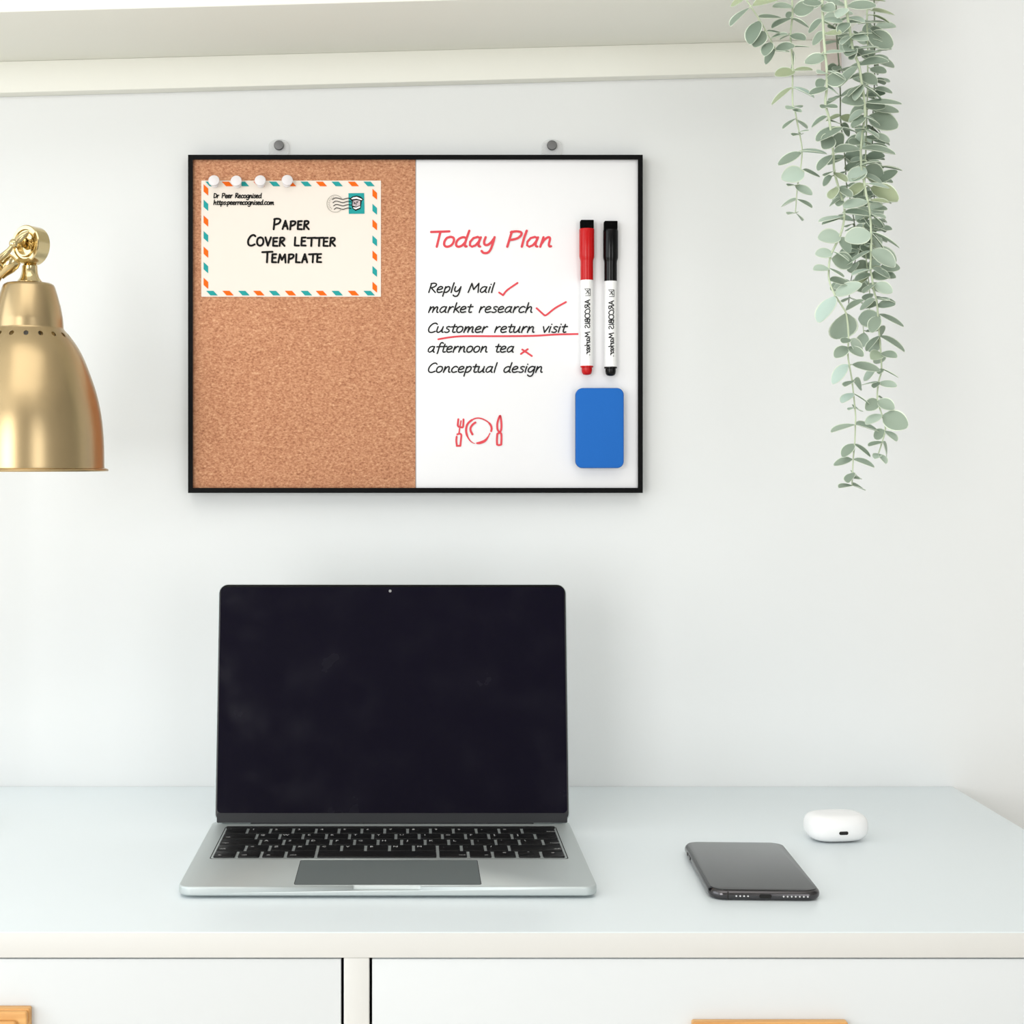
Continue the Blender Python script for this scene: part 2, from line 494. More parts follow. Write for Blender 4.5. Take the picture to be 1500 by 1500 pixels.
def write(mb, text, x0, x1, base, cap, hw, fn, slant=0.13, mi=0, wob=0.0, small=None):
    """write text between x0 and x1 (any unit, x to the right) with its baseline at y=base, y up through fn"""
    adv, items = 0.0, []
    for i, ch in enumerate(text):
        sc = 1.0
        g = ch
        if small and ch.isalpha() and ch.islower():
            g, sc = ch.upper(), small
        w, st = GL[g]
        items.append((adv, st, sc))
        adv += w * sc + (0.9 * (1 if small else 0))
    last = GL[text[-1].upper() if small else text[-1]]
    sx = (x1 - x0) / (adv - 0.8)
    sy = cap / 10.0
    for a, st, sc in items:
        dy = random.uniform(-wob, wob)
        for s in st:
            if len(s) == 2: s = [(s[0][0] + (s[1][0] - s[0][0]) * q / 8, s[0][1] + (s[1][1] - s[0][1]) * q / 8) for q in range(9)]
            pts = [Vector((x0 + (a + (p[0] + slant * p[1]) * sc) * sx, base + (p[1] * sc + dy) * sy)) for p in s]
            mb.ribbon(smooth2(pts, 6) if 2 < len(pts) < 9 or len(s) > 9 else pts, hw, fn, mi)


# ------------------------------------------------------------------ the room
RX0, RX1, RY1, RH = -2.3, 2.3, -3.6, 2.5
w = MB(); w.box((RX0 - .1, 0, 0), (RX1 + .1, 0.1, RH)); struct('wall_back', w, M['wall'])
w = MB(); w.box((RX0 - .1, RY1 - .1, -0.1), (RX1 + .1, 0.1, 0)); struct('floor', w, M['floor'])
w = MB(); w.box((RX0 - .1, RY1 - .1, RH), (RX1 + .1, 0.1, RH + .1)); struct('ceiling', w, M['ceiling'])
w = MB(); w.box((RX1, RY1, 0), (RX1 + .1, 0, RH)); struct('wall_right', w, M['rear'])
# left wall with a window opening
WY0, WY1, WZ0, WZ1 = -2.9, -0.35, 0.7, 2.3
w = MB()
w.box((RX0 - .1, RY1, 0), (RX0, 0, WZ0)); w.box((RX0 - .1, RY1, WZ1), (RX0, 0, RH))
w.box((RX0 - .1, RY1, WZ0), (RX0, WY0, WZ1)); w.box((RX0 - .1, WY1, WZ0), (RX0, 0, WZ1))
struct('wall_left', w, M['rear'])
w = MB()
for y in (WY0 + .025, (WY0 * 2 + WY1) / 3, (WY0 + 2 * WY1) / 3, WY1 - .025): w.box((RX0 - .07, y - .025, WZ0), (RX0 - .02, y + .025, WZ1))
for z in (WZ0 + .025, WZ1 - .025): w.box((RX0 - .07, WY0, z - .025), (RX0 - .02, WY1, z + .025))
struct('window_1', w, M['windowframe'])
# wall behind the camera with a window and, on the right, an opening added for fill
VZ0, VZ1 = 0.3, 1.95
VW = ((-2.1, -0.85), (0.85, 2.1))  # right opening is unseen, added for frontal fill
w = MB()
w.box((RX0, RY1 - .1, 0), (RX1, RY1, VZ0)); w.box((RX0, RY1 - .1, VZ1), (RX1, RY1, RH))
for x0, x1 in ((RX0, -2.1), (-0.85, 0.85), (2.1, RX1)): w.box((x0, RY1 - .1, VZ0), (x1, RY1, VZ1))
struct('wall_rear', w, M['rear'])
for k, (x0, x1) in enumerate(VW):
    w = MB()
    for x in (x0 + .025, x1 - .025): w.box((x - .025, RY1 - .07, VZ0), (x + .025, RY1 - .02, VZ1))
    for z in (VZ0 + .025, VZ1 - .025): w.box((x0, RY1 - .07, z - .025), (x1, RY1 - .02, z + .025))
    struct('window_%d' % (k + 2), w, M['windowframe'])  # the second frames the opening added for fill

# ------------------------------------------------------------------ desk
DF = 1.061                      # front edge of the desk
YF = DF - DW
DX0, DX1 = -0.597, 0.533
EDGE = 37 * DF / F              # thickness of the top
desk = thing('desk', ((DX0 + DX1) / 2, YF / 2, 0), 'white lacquered desk with two drawers against the white wall', 'desk')
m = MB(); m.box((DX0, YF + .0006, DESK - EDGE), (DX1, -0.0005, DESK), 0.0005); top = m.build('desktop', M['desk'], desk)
m = MB(); m.box((DX0, YF, DESK - EDGE), (DX1, YF + .0012, DESK - .0004), 0.0003); m.build('front_edge', M['desk_edge'], top)  # front of the top, skinned in the darkened lacquer
zt = DESK - EDGE - 0.0001
zb = DESK - 0.155
s0, s1 = XX(503.5, DF), XX(541, DF)
m = MB(); m.box((s0, YF + 0.0003, zb), (s1, YF + 0.30, zt)); m.build('stile', M['desk_edge'], desk)
m = MB(); m.box((DX0 + .004, YF + .002, zb), (DX0 + .022, -.003, zt)); m.build('side_panel', M['desk_edge'], desk)
m = MB(); m.box((DX1 - .022, YF + .002, zb), (DX1 - .004, -.003, zt)); m.build('side_panel', M['desk_edge'], desk)
m = MB(); m.box((DX0 + .022, -.02, zb), (DX1 - .022, -.006, zt)); m.build('back_panel', M['desk_edge'], desk)
m = MB(); m.box((DX0 + .004, YF + .002, zb - .016), (DX1 - .004, -.003, zb)); m.build('bottom_panel', M['desk_edge'], desk)
for lx in (DX0 + .03, DX1 - .03):
    for ly in (YF + .03, -.035):
        m = MB(); m.slab(.045, .045, 0, zb - .016, .004, .002, T((lx, ly, 0))); m.build('leg', M['desk_edge'], desk)


def drawer(x0, x1, hx0, hx1, hz):
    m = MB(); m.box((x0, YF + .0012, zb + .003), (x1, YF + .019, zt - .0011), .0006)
    # box of the drawer behind its front
    for a, b in (((x0 + .012, YF + .019, zb + .008), (x0 + .02, YF + .40, zt - .02)), ((x1 - .02, YF + .019, zb + .008), (x1 - .012, YF + .40, zt - .02)),
                 ((x0 + .012, YF + .39, zb + .008), (x1 - .012, YF + .40, zt - .02)), ((x0 + .012, YF + .019, zb + .005), (x1 - .012, YF + .40, zb + .011))):
        m.box(a, b, .0004)
    d = m.build('drawer', M['drawer'], desk)
    # wooden pull: a bar with a routed, stepped edge
    h = MB()
    W, H = hx1 - hx0, 0.034
    mt = T(((hx0 + hx1) / 2, YF + .0012, hz - H / 2)) @ rotx(PI / 2)
    h.slab(W, H, 0, .007, .0015, .0012, mt)
    h.slab(W - .002, H - .002, .0065, .0105, .002, .0014, mt)
    h.slab(W - .014, H - .012, .010, .015, .003, .003, mt, n=5, k=5)
    hd = h.build('handle', M['wood'], d)
    hd['label'] = 'pale oak handle with a routed edge'


dh = DF - 0.001
drawer(DX0 + .0245, XX(499.3, DF), XX(46, dh) - .107, XX(46, dh), ZZ(1474, dh))
drawer(XX(545, DF), DX1 - .0245, XX(1013, dh), XX(1240, dh), ZZ(1494, dh))

# ------------------------------------------------------------------ wall shelf
roll = math.atan(0.0265)
sx0, sx1 = -0.75, XX(1230, DW - 0.012)
dr = DW - 0.018                                # face of the rail
zu = ZZ(90, dr)                                # underside at the left picture edge
ymid = XX(0, dr)
RM = T((ymid, 0, zu)) @ roty(-roll) @ T((-ymid, 0, -zu))
fd = 656 and (zu - ZC) * F / 656.0             # depth of the front edge
shelf = thing('wall_shelf', ((sx0 + sx1) / 2, -0.09, zu), 'long white wall shelf with a back rail, above the pinned board', 'shelf')


def rolled(mb):
    mb.v = [RM @ v for v in mb.v]
    return mb


m = MB(); m.box((sx0, fd - DW, zu), (sx1, -0.0008, zu + .03), .0008); rolled(m).build('shelf_board', M['shelf'], shelf)
eb = 30 * dr / F
m = MB(); m.box((sx0, -0.018, zu - 46 * dr / F), (sx1 - eb, -0.0008, zu), .0008); rolled(m).build('back_rail', M['shelf'], shelf)
m = MB(); m.box((sx1 - eb, -0.018, zu - 46 * dr / F), (sx1, -0.0008, zu), .0008)
o = rolled(m).build('end_block', M['endgrain'], shelf); o['label'] = 'dull pinkish brown block ending the rail'

# ------------------------------------------------------------------ pin board / whiteboard
DB = DW - 0.015                                # depth of the panel faces
YB = DB - DW


def bp(p): return Vector((XX(p[0], DB), YB - .0003, ZZ(p[1], DB)))


board = thing('combination_board', ((XX(276, DB) + XX(941, DB)) / 2, 0, ZZ(722, DB)), 'black framed board, half cork and half whiteboard, on the white wall', 'notice board')
X0, X1, Z0, Z1 = XX(276, DB), XX(941, DB), ZZ(722, DB), ZZ(227.5, DB)
fw = 6.2 * DB / F
m = MB()
yb, yf = -.0015, -.0185


def bar(a, b, c, d):
    """mitred frame bar: outer a->b, inner d<-c, (x,z) corners"""
    vs = []
    ch = .0008
    for y, k in ((yb, 0), (yf + ch, 0), (yf, ch)):
        cx, cz = (X0 + X1) / 2, (Z0 + Z1) / 2
        for i, (x, z) in enumerate((a, b, c, d)):
            sgn = k if i < 2 else -k
            vs.append((x - math.copysign(sgn, x - cx), y, z - math.copysign(sgn, z - cz)))
    m.add(vs, [(0, 1, 5, 4), (1, 2, 6, 5), (2, 3, 7, 6), (3, 0, 4, 7), (4, 5, 9, 8), (5, 6, 10, 9), (6, 7, 11, 10), (7, 4, 8, 11), (8, 9, 10, 11), (3, 2, 1, 0)])


i0, i1, j0, j1 = X0 + fw, X1 - fw, Z0 + fw, Z1 - fw
bar((X0, Z1), (X1, Z1), (i1, j1), (i0, j1)); bar((X1, Z1), (X1, Z0), (i1, j0), (i1, j1))
bar((X1, Z0), (X0, Z0), (i0, j0), (i1, j0)); bar((X0, Z0), (X0, Z1), (i0, j1), (i0, j0))
m.build('frame', M['blackframe'], board)
xs = XX(608.7, DB)
m = MB(); m.box((i0 - .0015, YB, j0 - .0015), (xs, -.004, j1 + .0015), .0002); m.build('cork_panel', M['cork'], board)
m = MB(); m.box((xs + .0005, YB, j0 - .0015), (i1 + .0015, -.004, j1 + .0015), .0002); wbp = m.build('whiteboard_panel', M['whiteboard'], board)
m = MB(); m.box((xs - .0001, YB - .0002, j0), (xs + .0006, -.004, j1), .0001); m.build('divider', M['grey'], board)
m = MB(); m.box((X0 + .002, -.004, Z0 + .002), (X1 - .002, -.0012, Z1 - .002), .0002); m.build('backing', M['blackframe'], board)


def ink(name, fnc, m_, label):
    mb = MB(); fnc(mb)
    o = mb.build(name, m_, wbp, flat=True); o['label'] = label


def fnw(p): return bp((p.x, -p.y))             # picture units, y up


def line(name, text, x0, x1, base, cap, hw, m_, label):
    ink(name, lambda mb: write(mb, text, x0, x1, -base, cap, hw, fnw, 0.16), m_, label)


line('handwritten_heading', 'Today Plan', 627, 807, 361.5, 22.5, 1.7, M['inkred'], 'red handwritten heading Today Plan')
line('handwritten_line', 'Reply Mail', 627, 722, 428.5, 13.6, 1.0, M['inkblack'], 'black handwritten line Reply Mail')
line('handwritten_line', 'market research', 627, 779, 457.8, 13.6, 1.0, M['inkblack'], 'black handwritten line market research')
line('handwritten_line', 'Customer return visit', 626, 828, 487, 13.6, 1.0, M['inkblack'], 'black handwritten line Customer return visit')
line('handwritten_line', 'afternoon tea', 626, 752, 516, 13.6, 1.0, M['inkblack'], 'black handwritten line afternoon tea')
line('handwritten_line', 'Conceptual design', 626, 794, 545.5, 13.6, 1.0, M['inkblack'], 'black handwritten line Conceptual design')


def pen(mb, pts, hw, sm=True):
    q = [Vector((x, -y)) for x, y in pts]
    mb.ribbon(smooth2(q, 6) if sm and len(q) > 2 else q, hw, fnw)


ink('check_mark', lambda mb: (pen(mb, [(731, 428.5), (736.8, 432.5)], 1.35), pen(mb, [(736.8, 432.5), (743, 425), (758, 414.5)], 1.35)), M['inkred'], 'red tick after Reply Mail')
ink('check_mark', lambda mb: (pen(mb, [(786, 451.5), (797.5, 462)], 1.35), pen(mb, [(797.5, 462), (801, 461), (813, 451.5), (829, 442.5)], 1.35)), M['inkred'], 'larger red tick after market research')
ink('underline', lambda mb: pen(mb, [(642, 497), (660, 494), (681, 492.5), (730, 492.5), (780, 492), (815, 490), (846, 489.3)], 1.35), M['inkred'], 'red line under Customer return visit')
ink('cross_mark', lambda mb: (pen(mb, [(765, 512), (779, 521.5)], 1.35), pen(mb, [(763, 518.5), (773, 511.5)], 1.35)), M['inkred'], 'small red cross after afternoon tea')


def cutlery(mb):
    def c(x, y): return (660 + x * .06, 600 + y * .06)
    def st(pts, hw): pen(mb, [c(*p) for p in pts], hw * 1.15)
    # fork
    st([(190, 235), (180, 320), (178, 390), (205, 420), (250, 432), (300, 425), (312, 330), (315, 240)], 1.25)
    st([(255, 275), (238, 370), (225, 440), (205, 580)], .9)
    st([(165, 605), (215, 590), (250, 600), (262, 640), (250, 760), (238, 880)], 1.2)
    st([(238, 885), (150, 885)], 1.2); st([(148, 660), (140, 760), (152, 880)], 1.2)
    # plate
    q = smooth2([Vector(c(*p)) for p in [(990, 525), (1000, 460), (975, 375), (900, 295), (770, 225), (640, 208), (520, 255), (420, 345), (385, 440), (380, 540), (410, 650), (470, 750), (540, 810), (600, 828)]], 6)
    n = len(q)
    mb.ribbon([Vector((p.x, -p.y)) for p in q], [1.5 if i < n * .2 else (1.0 if i < n * .45 else (1.55 if i < n * .75 else 1.3 - 1.0 * (i - n * .75) / (n * .25))) for i in range(n)], fnw)
    q = smooth2([Vector(c(*p)) for p in [(645, 820), (720, 810), (830, 765), (900, 690), (960, 580)]], 6)
    n = len(q)
    mb.ribbon([Vector((p.x, -p.y)) for p in q], [.8 + 1.2 * math.sin(PI * min(1, i / n + .15)) for i in range(n)], fnw)
    st([(605, 315), (540, 365), (490, 440), (490, 520), (535, 605)], 1.35)
    # knife
    st([(1190, 560), (1145, 480), (1140, 350), (1165, 240), (1210, 150), (1235, 280), (1240, 430), (1225, 520), (1190, 560)], 1.25)
    st([(1150, 590), (1190, 565), (1235, 590), (1240, 720), (1235, 850)], 1.25)
    st([(1235, 855), (1180, 868), (1135, 855)], 1.2); st([(1135, 855), (1130, 740), (1140, 590)], 1.25)


ink('cutlery_drawing', cutlery, M['inkred'], 'red doodle of a fork, plate and knife')

# ------------------------------------------------------------------ hangers above the board
hg_lab = ('clear round wall hanger with grey screw above the cork half', 'clear round wall hanger with grey screw above the whiteboard half')
DH = DW - .003
hang0 = None
for k, hx in enumerate((409, 808)):
    loc = P(hx, 214, DW); loc.y = 0
    if hang0 is None:
        hang0 = thing('wall_hanger', loc, hg_lab[0], 'hanger', 'hangers holding the board')
        mt = T(loc) @ rotx(PI / 2)
        m = MB()
        W2, R2 = 15 * DH / F, 15 * DH / F
        ring = lambda s, z: [mt @ Vector(((W2 - s) * math.cos(a), (W2 - s) * .62 * math.sin(a) , z)) for a in [PI * i / 16 for i in range(17)]] + [mt @ Vector((-W2 + s, -.016, z)), mt @ Vector((W2 - s, -.016, z))]
        m.loops([ring(.0004, .0006), ring(0, .001), ring(0, .0026), ring(.0004, .003)])
        m.build('clear_tab', M['clear'], hang0)
        m = MB(); r = 7.2 * DH / F
        m.lathe([(.0015, 0), (.0015, .003), (r, .0031), (r, .0045), (r - .0005, .0052), (.0002, .0055)], mt, 32)
        m.build('screw', M['steel'], hang0)
    else:
        copy_tree(hang0, loc, hg_lab[1])

# ------------------------------------------------------------------ airmail letter pinned to the cork
YL = YB - .0006
lc = P(426, 350, DB); lc.y = YL


def lp(p, off=.0): return Vector((XX(p[0], DB), YL - off, ZZ(p[1], DB)))


m = MB()
m.slab(263 * DB / F, 170 * DB / F, 0, .0006, .0004, 0, T((XX(426.5, DB), YB, ZZ(349.7, DB))) @ rotx(PI / 2), 0, 2)


def q2(x, y): return (260 + x / 4.1667, 190 + y / 4.1667)


def fnl(p): return lp((p.x, p.y), .0003)


cols = [1, 2]
for k, x in enumerate((207, 307, 405, 500, 595, 692, 787, 880, 976, 1075, 1171)):
    ci = 1 if k % 2 == 0 else 2
    m.poly([q2(x - 36, 318), q2(x + 8, 318), q2(x + 33, 346), q2(x - 10, 346)], fnl, ci)
for k, x in enumerate((212, 310, 407, 498, 594, 691, 788, 880, 976, 1075, 1171)):
    ci = 1 if k % 2 == 0 else 2
    m.poly([q2(x - 36, 984), q2(x + 8, 984), q2(x + 34, 1012), q2(x - 10, 1012)], fnl, ci)
for k, y in enumerate((370, 464, 560, 655, 750, 844, 940)):
    m.poly([q2(160, y - 36), q2(188, y - 10), q2(188, y + 33), q2(160, y + 8)], fnl, 2 if k % 2 == 0 else 1)
for k, y in enumerate((395, 487, 582, 680, 772, 866, 962)):
    m.poly([q2(1190, y - 34), q2(1218, y - 8), q2(1218, y + 33), q2(1190, y + 10)], fnl, 2 if k % 2 == 0 else 1)
letter = tag(m.build('airmail_letter', [M['paper'], M['teal'], M['orange']], loc=lc, smooth=20), 'cream airmail style letter with orange and teal striped border pinned to cork', 'letter')


def fnt(p): return lp((p.x, -p.y), .0004)


def lett(name, rows, hw, small, m_, slant, wob, label):
    mb = MB()
    for text, x0, x1, base, cap in rows: write(mb, text, x0, x1, -base, cap, hw, fnt, slant, 0, wob, small)
    o = mb.build(name, m_, letter, flat=True); o['label'] = label


lett('title_lettering', [('Paper', 399.5, 453.5, 336, 15.5), ('Cover letter', 362.5, 492, 360.3, 15.5), ('Template', 384, 471.5, 384.5, 15.5)], 1.45, .78, M['print'], .02, .25, 'black hand lettered words Paper Cover Letter Template')
lett('address_lettering', [('Dr Peer Recognised', 313, 383, 290.2, 6.6), ('https:peerrecognised.com', 313, 401, 300, 6.6)], .72, None, M['print'], .05, .2, 'two small black lines of a sender address')
# stamp and postmark


def q5(x, y): return (470 + x / 20.0, 275 + y / 20.0)


m = MB()
fs = lambda p: lp((p.x, p.y), .0004)
fs2 = lambda p: lp((p.x, p.y), .0006)
fs3 = lambda p: lp((p.x, p.y), .0008)
m.poly([q5(810, 165), q5(1270, 160), q5(1280, 765), q5(820, 770)], fs, 0)
m.poly([q5(*p) for p in ((840, 330), (930, 260), (1050, 235), (1170, 270), (1255, 350), (1195, 400), (1180, 540), (1165, 620), (1020, 685), (930, 620), (900, 520), (910, 400))], fs2, 1)
m.poly([q5(*p) for p in ((885, 330), (950, 290), (1050, 270), (1150, 310), (1225, 355), (1190, 370), (1050, 330), (920, 345))], fs3, 2)
m.poly([q5(*p) for p in ((940, 390), (1040, 370), (1155, 390), (1150, 520), (1040, 560), (930, 530))], fs3, 3)
m.poly([q5(*p) for p in ((945, 580), (1040, 585), (1155, 540), (1150, 590), (1020, 640), (950, 600))], fs3, 2)
fs4 = lambda p: lp((p.x, p.y), .001)
for pts in (((960, 480), (1050, 470), (1030, 520)), ((1030, 430), (1100, 410), (1060, 450)), ((950, 420), (990, 440), (1000, 470))):
    m.ribbon([Vector(q5(*p)) for p in pts], .5, fs4, 1)
o = m.build('postage_stamp', [M['teal'], M['print'], M['printwhite'], M['printpink']], letter, flat=True); o['label'] = 'teal stamp with a white and black crest'
m = MB()
for y in (330, 425, 520, 620):
    k = (y - 330) * .18
    m.ribbon(smooth2([Vector(q5(*p)) for p in ((340 + k, y + 22), (410 + k * .7, y - 20), (500, y - 18), (640, y + 20), (720, y), (800, y - 18), (880, y - 5))], 5), .55, fs4, 0)
m.ribbon([Vector(q5(420 + 240 * math.cos(a), 475 + 250 * math.sin(a))) for a in [PI * .22 + i * (PI * 1.56) / 30 for i in range(31)]], .4, fs4, 1)
for i in range(9):
    a = 2.2 + i * .28
    m.ribbon([Vector(q5(420 + 190 * math.cos(a), 475 + 200 * math.sin(a))), Vector(q5(420 + 160 * math.cos(a + .06), 475 + 170 * math.sin(a + .06)))], .4, fs4, 1)
o = m.build('postmark', [M['print'], M['printgrey']], letter, flat=True); o['label'] = 'round grey postmark with wavy black lines'

# ------------------------------------------------------------------ push pins
pl = ('white round push pin at the top left corner of the letter', 'white round push pin, second from the left along the letter top',
      'white round push pin, third from the left along the letter top', 'white round push pin, rightmost of the four on the letter')
pin0 = None
for k, (px, py) in enumerate(((315, 267), (348, 267.5), (382, 267), (420, 266.5))):
    loc = P(px, py + 3, DB); loc.y = YB
    if pin0 is None:
        pin0 = thing('push_pin', loc, pl[0], 'push pin', 'push pins along the letter top')
        mt = T(loc) @ rotx(PI / 2 - .22)
        r = 8.3 * DB / F
        m = MB()
        m.lathe([(.0005, .0004), (r * .7, .0006), (r * .72, .0014), (r * .42, .003), (r * .4, .0055), (r * .55, .0072), (r * .97, .0084), (r, .0092), (r * .93, .0102), (r * .6, .0108), (.0002, .011)], mt, 36)
        m.build('head', M['pinwhite'], pin0)
        m = MB(); m.lathe([(.0001, -.006), (.0005, -.004), (.0005, .0008), (.0001, .0009)], mt, 10); m.build('needle', M['steel'], pin0)
    else:
        p = copy_tree(pin0, loc, pl[k])
        p.rotation_euler = (0, [0, .06, -.05, .1][k], [0, -.05, .05, .12][k])

# ------------------------------------------------------------------ dry-erase markers
def marker(cx, dy, capm, label):
    r = 9.3 * DB / F
    d = DB - r
    yc = d - DW
    s = d / F
    zz = lambda y: ZZ(y + dy, d)
    x = XX(cx, d)
    base = (x, yc, zz(549))
    t = thing('dry_erase_marker', base, label, 'marker', 'markers on the whiteboard')
    A = T((x, yc, 0))
    R = lambda v: v * s
    m = MB(); m.lathe([(R(8.6), zz(536.5)), (R(9.1), zz(536)), (R(9.1), zz(410)), (R(8.6), zz(409.5))], A, 40); body = m.build('barrel', M['white'], t)
    m = MB()
    m.lathe([(R(4), zz(409)), (R(9.3), zz(410.5)), (R(9.4), zz(409.5)), (R(9.4), zz(384)), (R(9.7), zz(381)), (R(10.9), zz(377)), (R(11.1), zz(374)), (R(11.1), zz(337.5)), (R(10.7), zz(335.3)), (R(4), zz(335))], A, 40)
    m.build('cap', capm, t)
    m = MB()
    m.slab(R(19), R(15), zz(335.2), zz(323), R(1.5), R(1.0), A); m.build('felt_eraser', M['felt'], t)
    m = MB()
    m.lathe([(R(4), zz(535)), (R(9.4), zz(536)), (R(9.6), zz(536.8)), (R(9.3), zz(538.2)), (R(7.8), zz(538.8)), (R(7.7), zz(543)), (R(7.0), zz(546.5)), (R(5.2), zz(548.6)), (R(2), zz(549.3)), (.0001, zz(549.4))], A, 40)
    m.build('end_plug', capm, t)
    # mirrored vertical lettering wrapped on the barrel
    def fb(p):      # p.x runs down the barrel, p.y = height of the letters (towards the left)
        off = p.y
        xx = -R(off)
        rr = R(9.1) + .0002
        return Vector((x + xx, yc - math.sqrt(max(rr * rr - xx * xx, 0)), zz(p.x)))
    m = MB()
    write(m, 'ARCOBIS', 439.5, 481, -3.4, 7.2, .7, fb, 0)
    write(m, 'Marker.', 486.5, 521, -3.4, 7.2, .7, fb, 0)
    o = m.build('lettering', M['inkblack'], body, flat=True)
    m = MB()
    for pts in (((424, -4), (424, 4.2)), ((424, -4), (434, -4)), ((434, -4), (434, 3.2)), ((425, 3.5), (431, -3)), ((425.5, 0), (432.5, -1.5)), ((425, -3.2), (431.5, 2.8))):
        m.ribbon([Vector(pts[0]).lerp(Vector(pts[1]), q / 6) for q in range(7)], .38, fb)
    m.build('logo', M['inkblack'], body, flat=True)
    return t


marker(859.6, 0, M['red'], 'white whiteboard marker with red cap, left of the black one')
marker(894.4, 1.5, M['gloss_black'], 'white whiteboard marker with black cap near the board right edge')

# ------------------------------------------------------------------ blue eraser
de = DB - .013
ec = P(879, 627, de)
er = thing('board_eraser', (ec.x, YB, ec.z - 59 * de / F), 'blue rectangular whiteboard eraser stuck below the markers', 'eraser')
mt = T((ec.x, YB, ec.z)) @ rotx(PI / 2)
m = MB(); m.slab(70 * de / F, 117.5 * de / F, .0045, .013, 10 * de / F, .0014, mt, 0, 8); m.build('foam_block', M['blue'], er)
m = MB(); m.slab(69 * de / F, 116 * de / F, .0002, .0046, 9.5 * de / F, .0004, mt, 0, 8); m.build('felt_pad', M['bluedark'], er)

# ------------------------------------------------------------------ brass desk lamp
DL = 1.33
LS = DL / F
lx, ly = XX(42, DL), DL - DW
PX, PY = -0.465, ly + .02
lamp = thing('desk_lamp', (PX, PY, DESK), 'brushed brass desk lamp with bell shade at the left edge', 'lamp')
zl = lambda y: ZZ(y, DL)
A = T((lx, ly, 0))
prof = [(36.3, 417.5), (38, 421), (42, 434), (46, 449), (49, 465), (50, 478), (50.5, 481.5), (53, 485), (60, 493), (70, 507), (79, 524), (87, 544), (93, 561), (98, 577), (102, 594), (105, 611), (107.3, 632), (108.6, 655), (109, 683), (109.4, 685.5), (114, 687), (115.2, 688.8), (114.6, 690.4), (110, 690.4)]
prof = [(0.01, 414.6), (28, 414.8), (33, 415.4)] + prof[:4] + [tuple(p) for p in smooth2(prof[4:19], 3)] + prof[19:]
inner = [(107.5, 687)] + [(r - 1.8, y + 1.2) for r, y in reversed(prof[3:-5])]
inner = [p for p in inner if p[1] < 688] + [(30, 418), (0.01, 417.5)]
m = MB()
m.lathe([(r * LS, zl(y)) for r, y in prof + inner], A, 144)
sh = m.build('shade', M['brass'], lamp)
# vent holes round the shoulder: cut for real
cut = MB()
for k in range(18):
    a = math.radians(-90 + 10 + 20 * k)
    c = Vector((lx, ly, zl(492)))
    q = T(c) @ rotz(a) @ T((59.5 * LS, 0, 0)) @ roty(PI / 2)
    cut.lathe([(3.5 * LS, -.008), (3.5 * LS, .008)], q, 20)
co = cut.build('cutter', M['dark'], loc=(lx, ly, zl(492)))
md = sh.modifiers.new('holes', 'BOOLEAN'); md.operation = 'DIFFERENCE'; md.object = co; md.solver = 'EXACT'
bpy.context.view_layer.update()
nm = bpy.data.meshes.new_from_object(sh.evaluated_get(bpy.context.evaluated_depsgraph_get()))
sh.modifiers.clear(); sh.data = nm
nm.set_sharp_from_angle(angle=math.radians(35))
wn = sh.modifiers.new('even_shading', 'WEIGHTED_NORMAL'); wn.keep_sharp = True; wn.weight = 100
nm.materials.clear(); nm.materials.append(M['brass'])
nm.polygons.foreach_set('material_index', [0] * len(nm.polygons))
cm = co.data; bpy.data.objects.remove(co); bpy.data.meshes.remove(cm)
# bulb holder inside
m = MB(); m.lathe([(.0005, zl(418)), (.016, zl(420)), (.017, zl(470)), (.012, zl(474)), (.0005, zl(475))], A, 32); m.build('bulb_holder', M['dark'], lamp)
m = MB(); m.lathe([(.0005, zl(474)), (.008, zl(478)), (.012, zl(500)), (.024, zl(545)), (.026, zl(565)), (.022, zl(585)), (.012, zl(600)), (.0005, zl(604))], A, 32); m.build('bulb', M['white'], lamp)
# neck
m = MB(); m.lathe([(10, 380), (11.3, 386), (11.3, 394), (11.8, 400), (13.5, 406), (17, 411), (18.3, 412.6), (18, 414.2), (8, 414.9)] and [(r * LS, zl(y)) for r, y in ((4, 384), (8, 386.5), (11.3, 390), (11.3, 395), (12, 401), (14, 407), (17.4, 411.4), (18.3, 412.8), (18, 414.6), (4, 415))], T((lx + 1.5 * LS, ly, 0)), 40)
m.build('neck', M['brasspol'], lamp)
# knuckle: a drum whose axis points to the front left
jc = P(44.5, 359.5, DL)
ax = Vector((-0.52, -0.854, 0.03)).normalized()
mt = T(jc) @ ax.to_track_quat('Z', 'Y').to_matrix().to_4x4()
h = 12.5 * LS
R = 28.3 * LS
m = MB()
m.lathe([(.0005, -h), (R - .001, -h), (R, -h + .0008), (R, h - .0008), (R - .0008, h), (R * .78, h), (R * .74, h - .0016), (R * .66, h - .0018), (R * .62, h - .0002), (R * .55, h - .0002), (R * .5, h - .004), (.0005, h - .004)], mt, 64)
m.build('knuckle', M['brasspol'], lamp)
# wing screw
b0, b1 = mt @ Vector((.002, .002, h - .004)), None
ball = P(20.5, 357, DL - .016)
tipw = P(40.5, 340.5, DL - .014)
m = MB()
sp = lambda c, r: m.lathe([(max(r * math.sin(PI * i / 12), .00005), -r * math.cos(PI * i / 12)) for i in range(13)], T(c), 24)
m.tube([ball, ball.lerp(tipw, .35), ball.lerp(tipw, .75), tipw], [4.2 * LS, 5.6 * LS, 5.0 * LS, 2.4 * LS], 16)
sp(ball, 7.2 * LS); sp(tipw, 2.6 * LS)
m.tube([mt @ Vector((0, 0, h - .005)), ball.lerp(tipw, .45)], [8 * LS, 6.5 * LS], 20)
m.build('wing_screw', M['brasspol'], lamp)
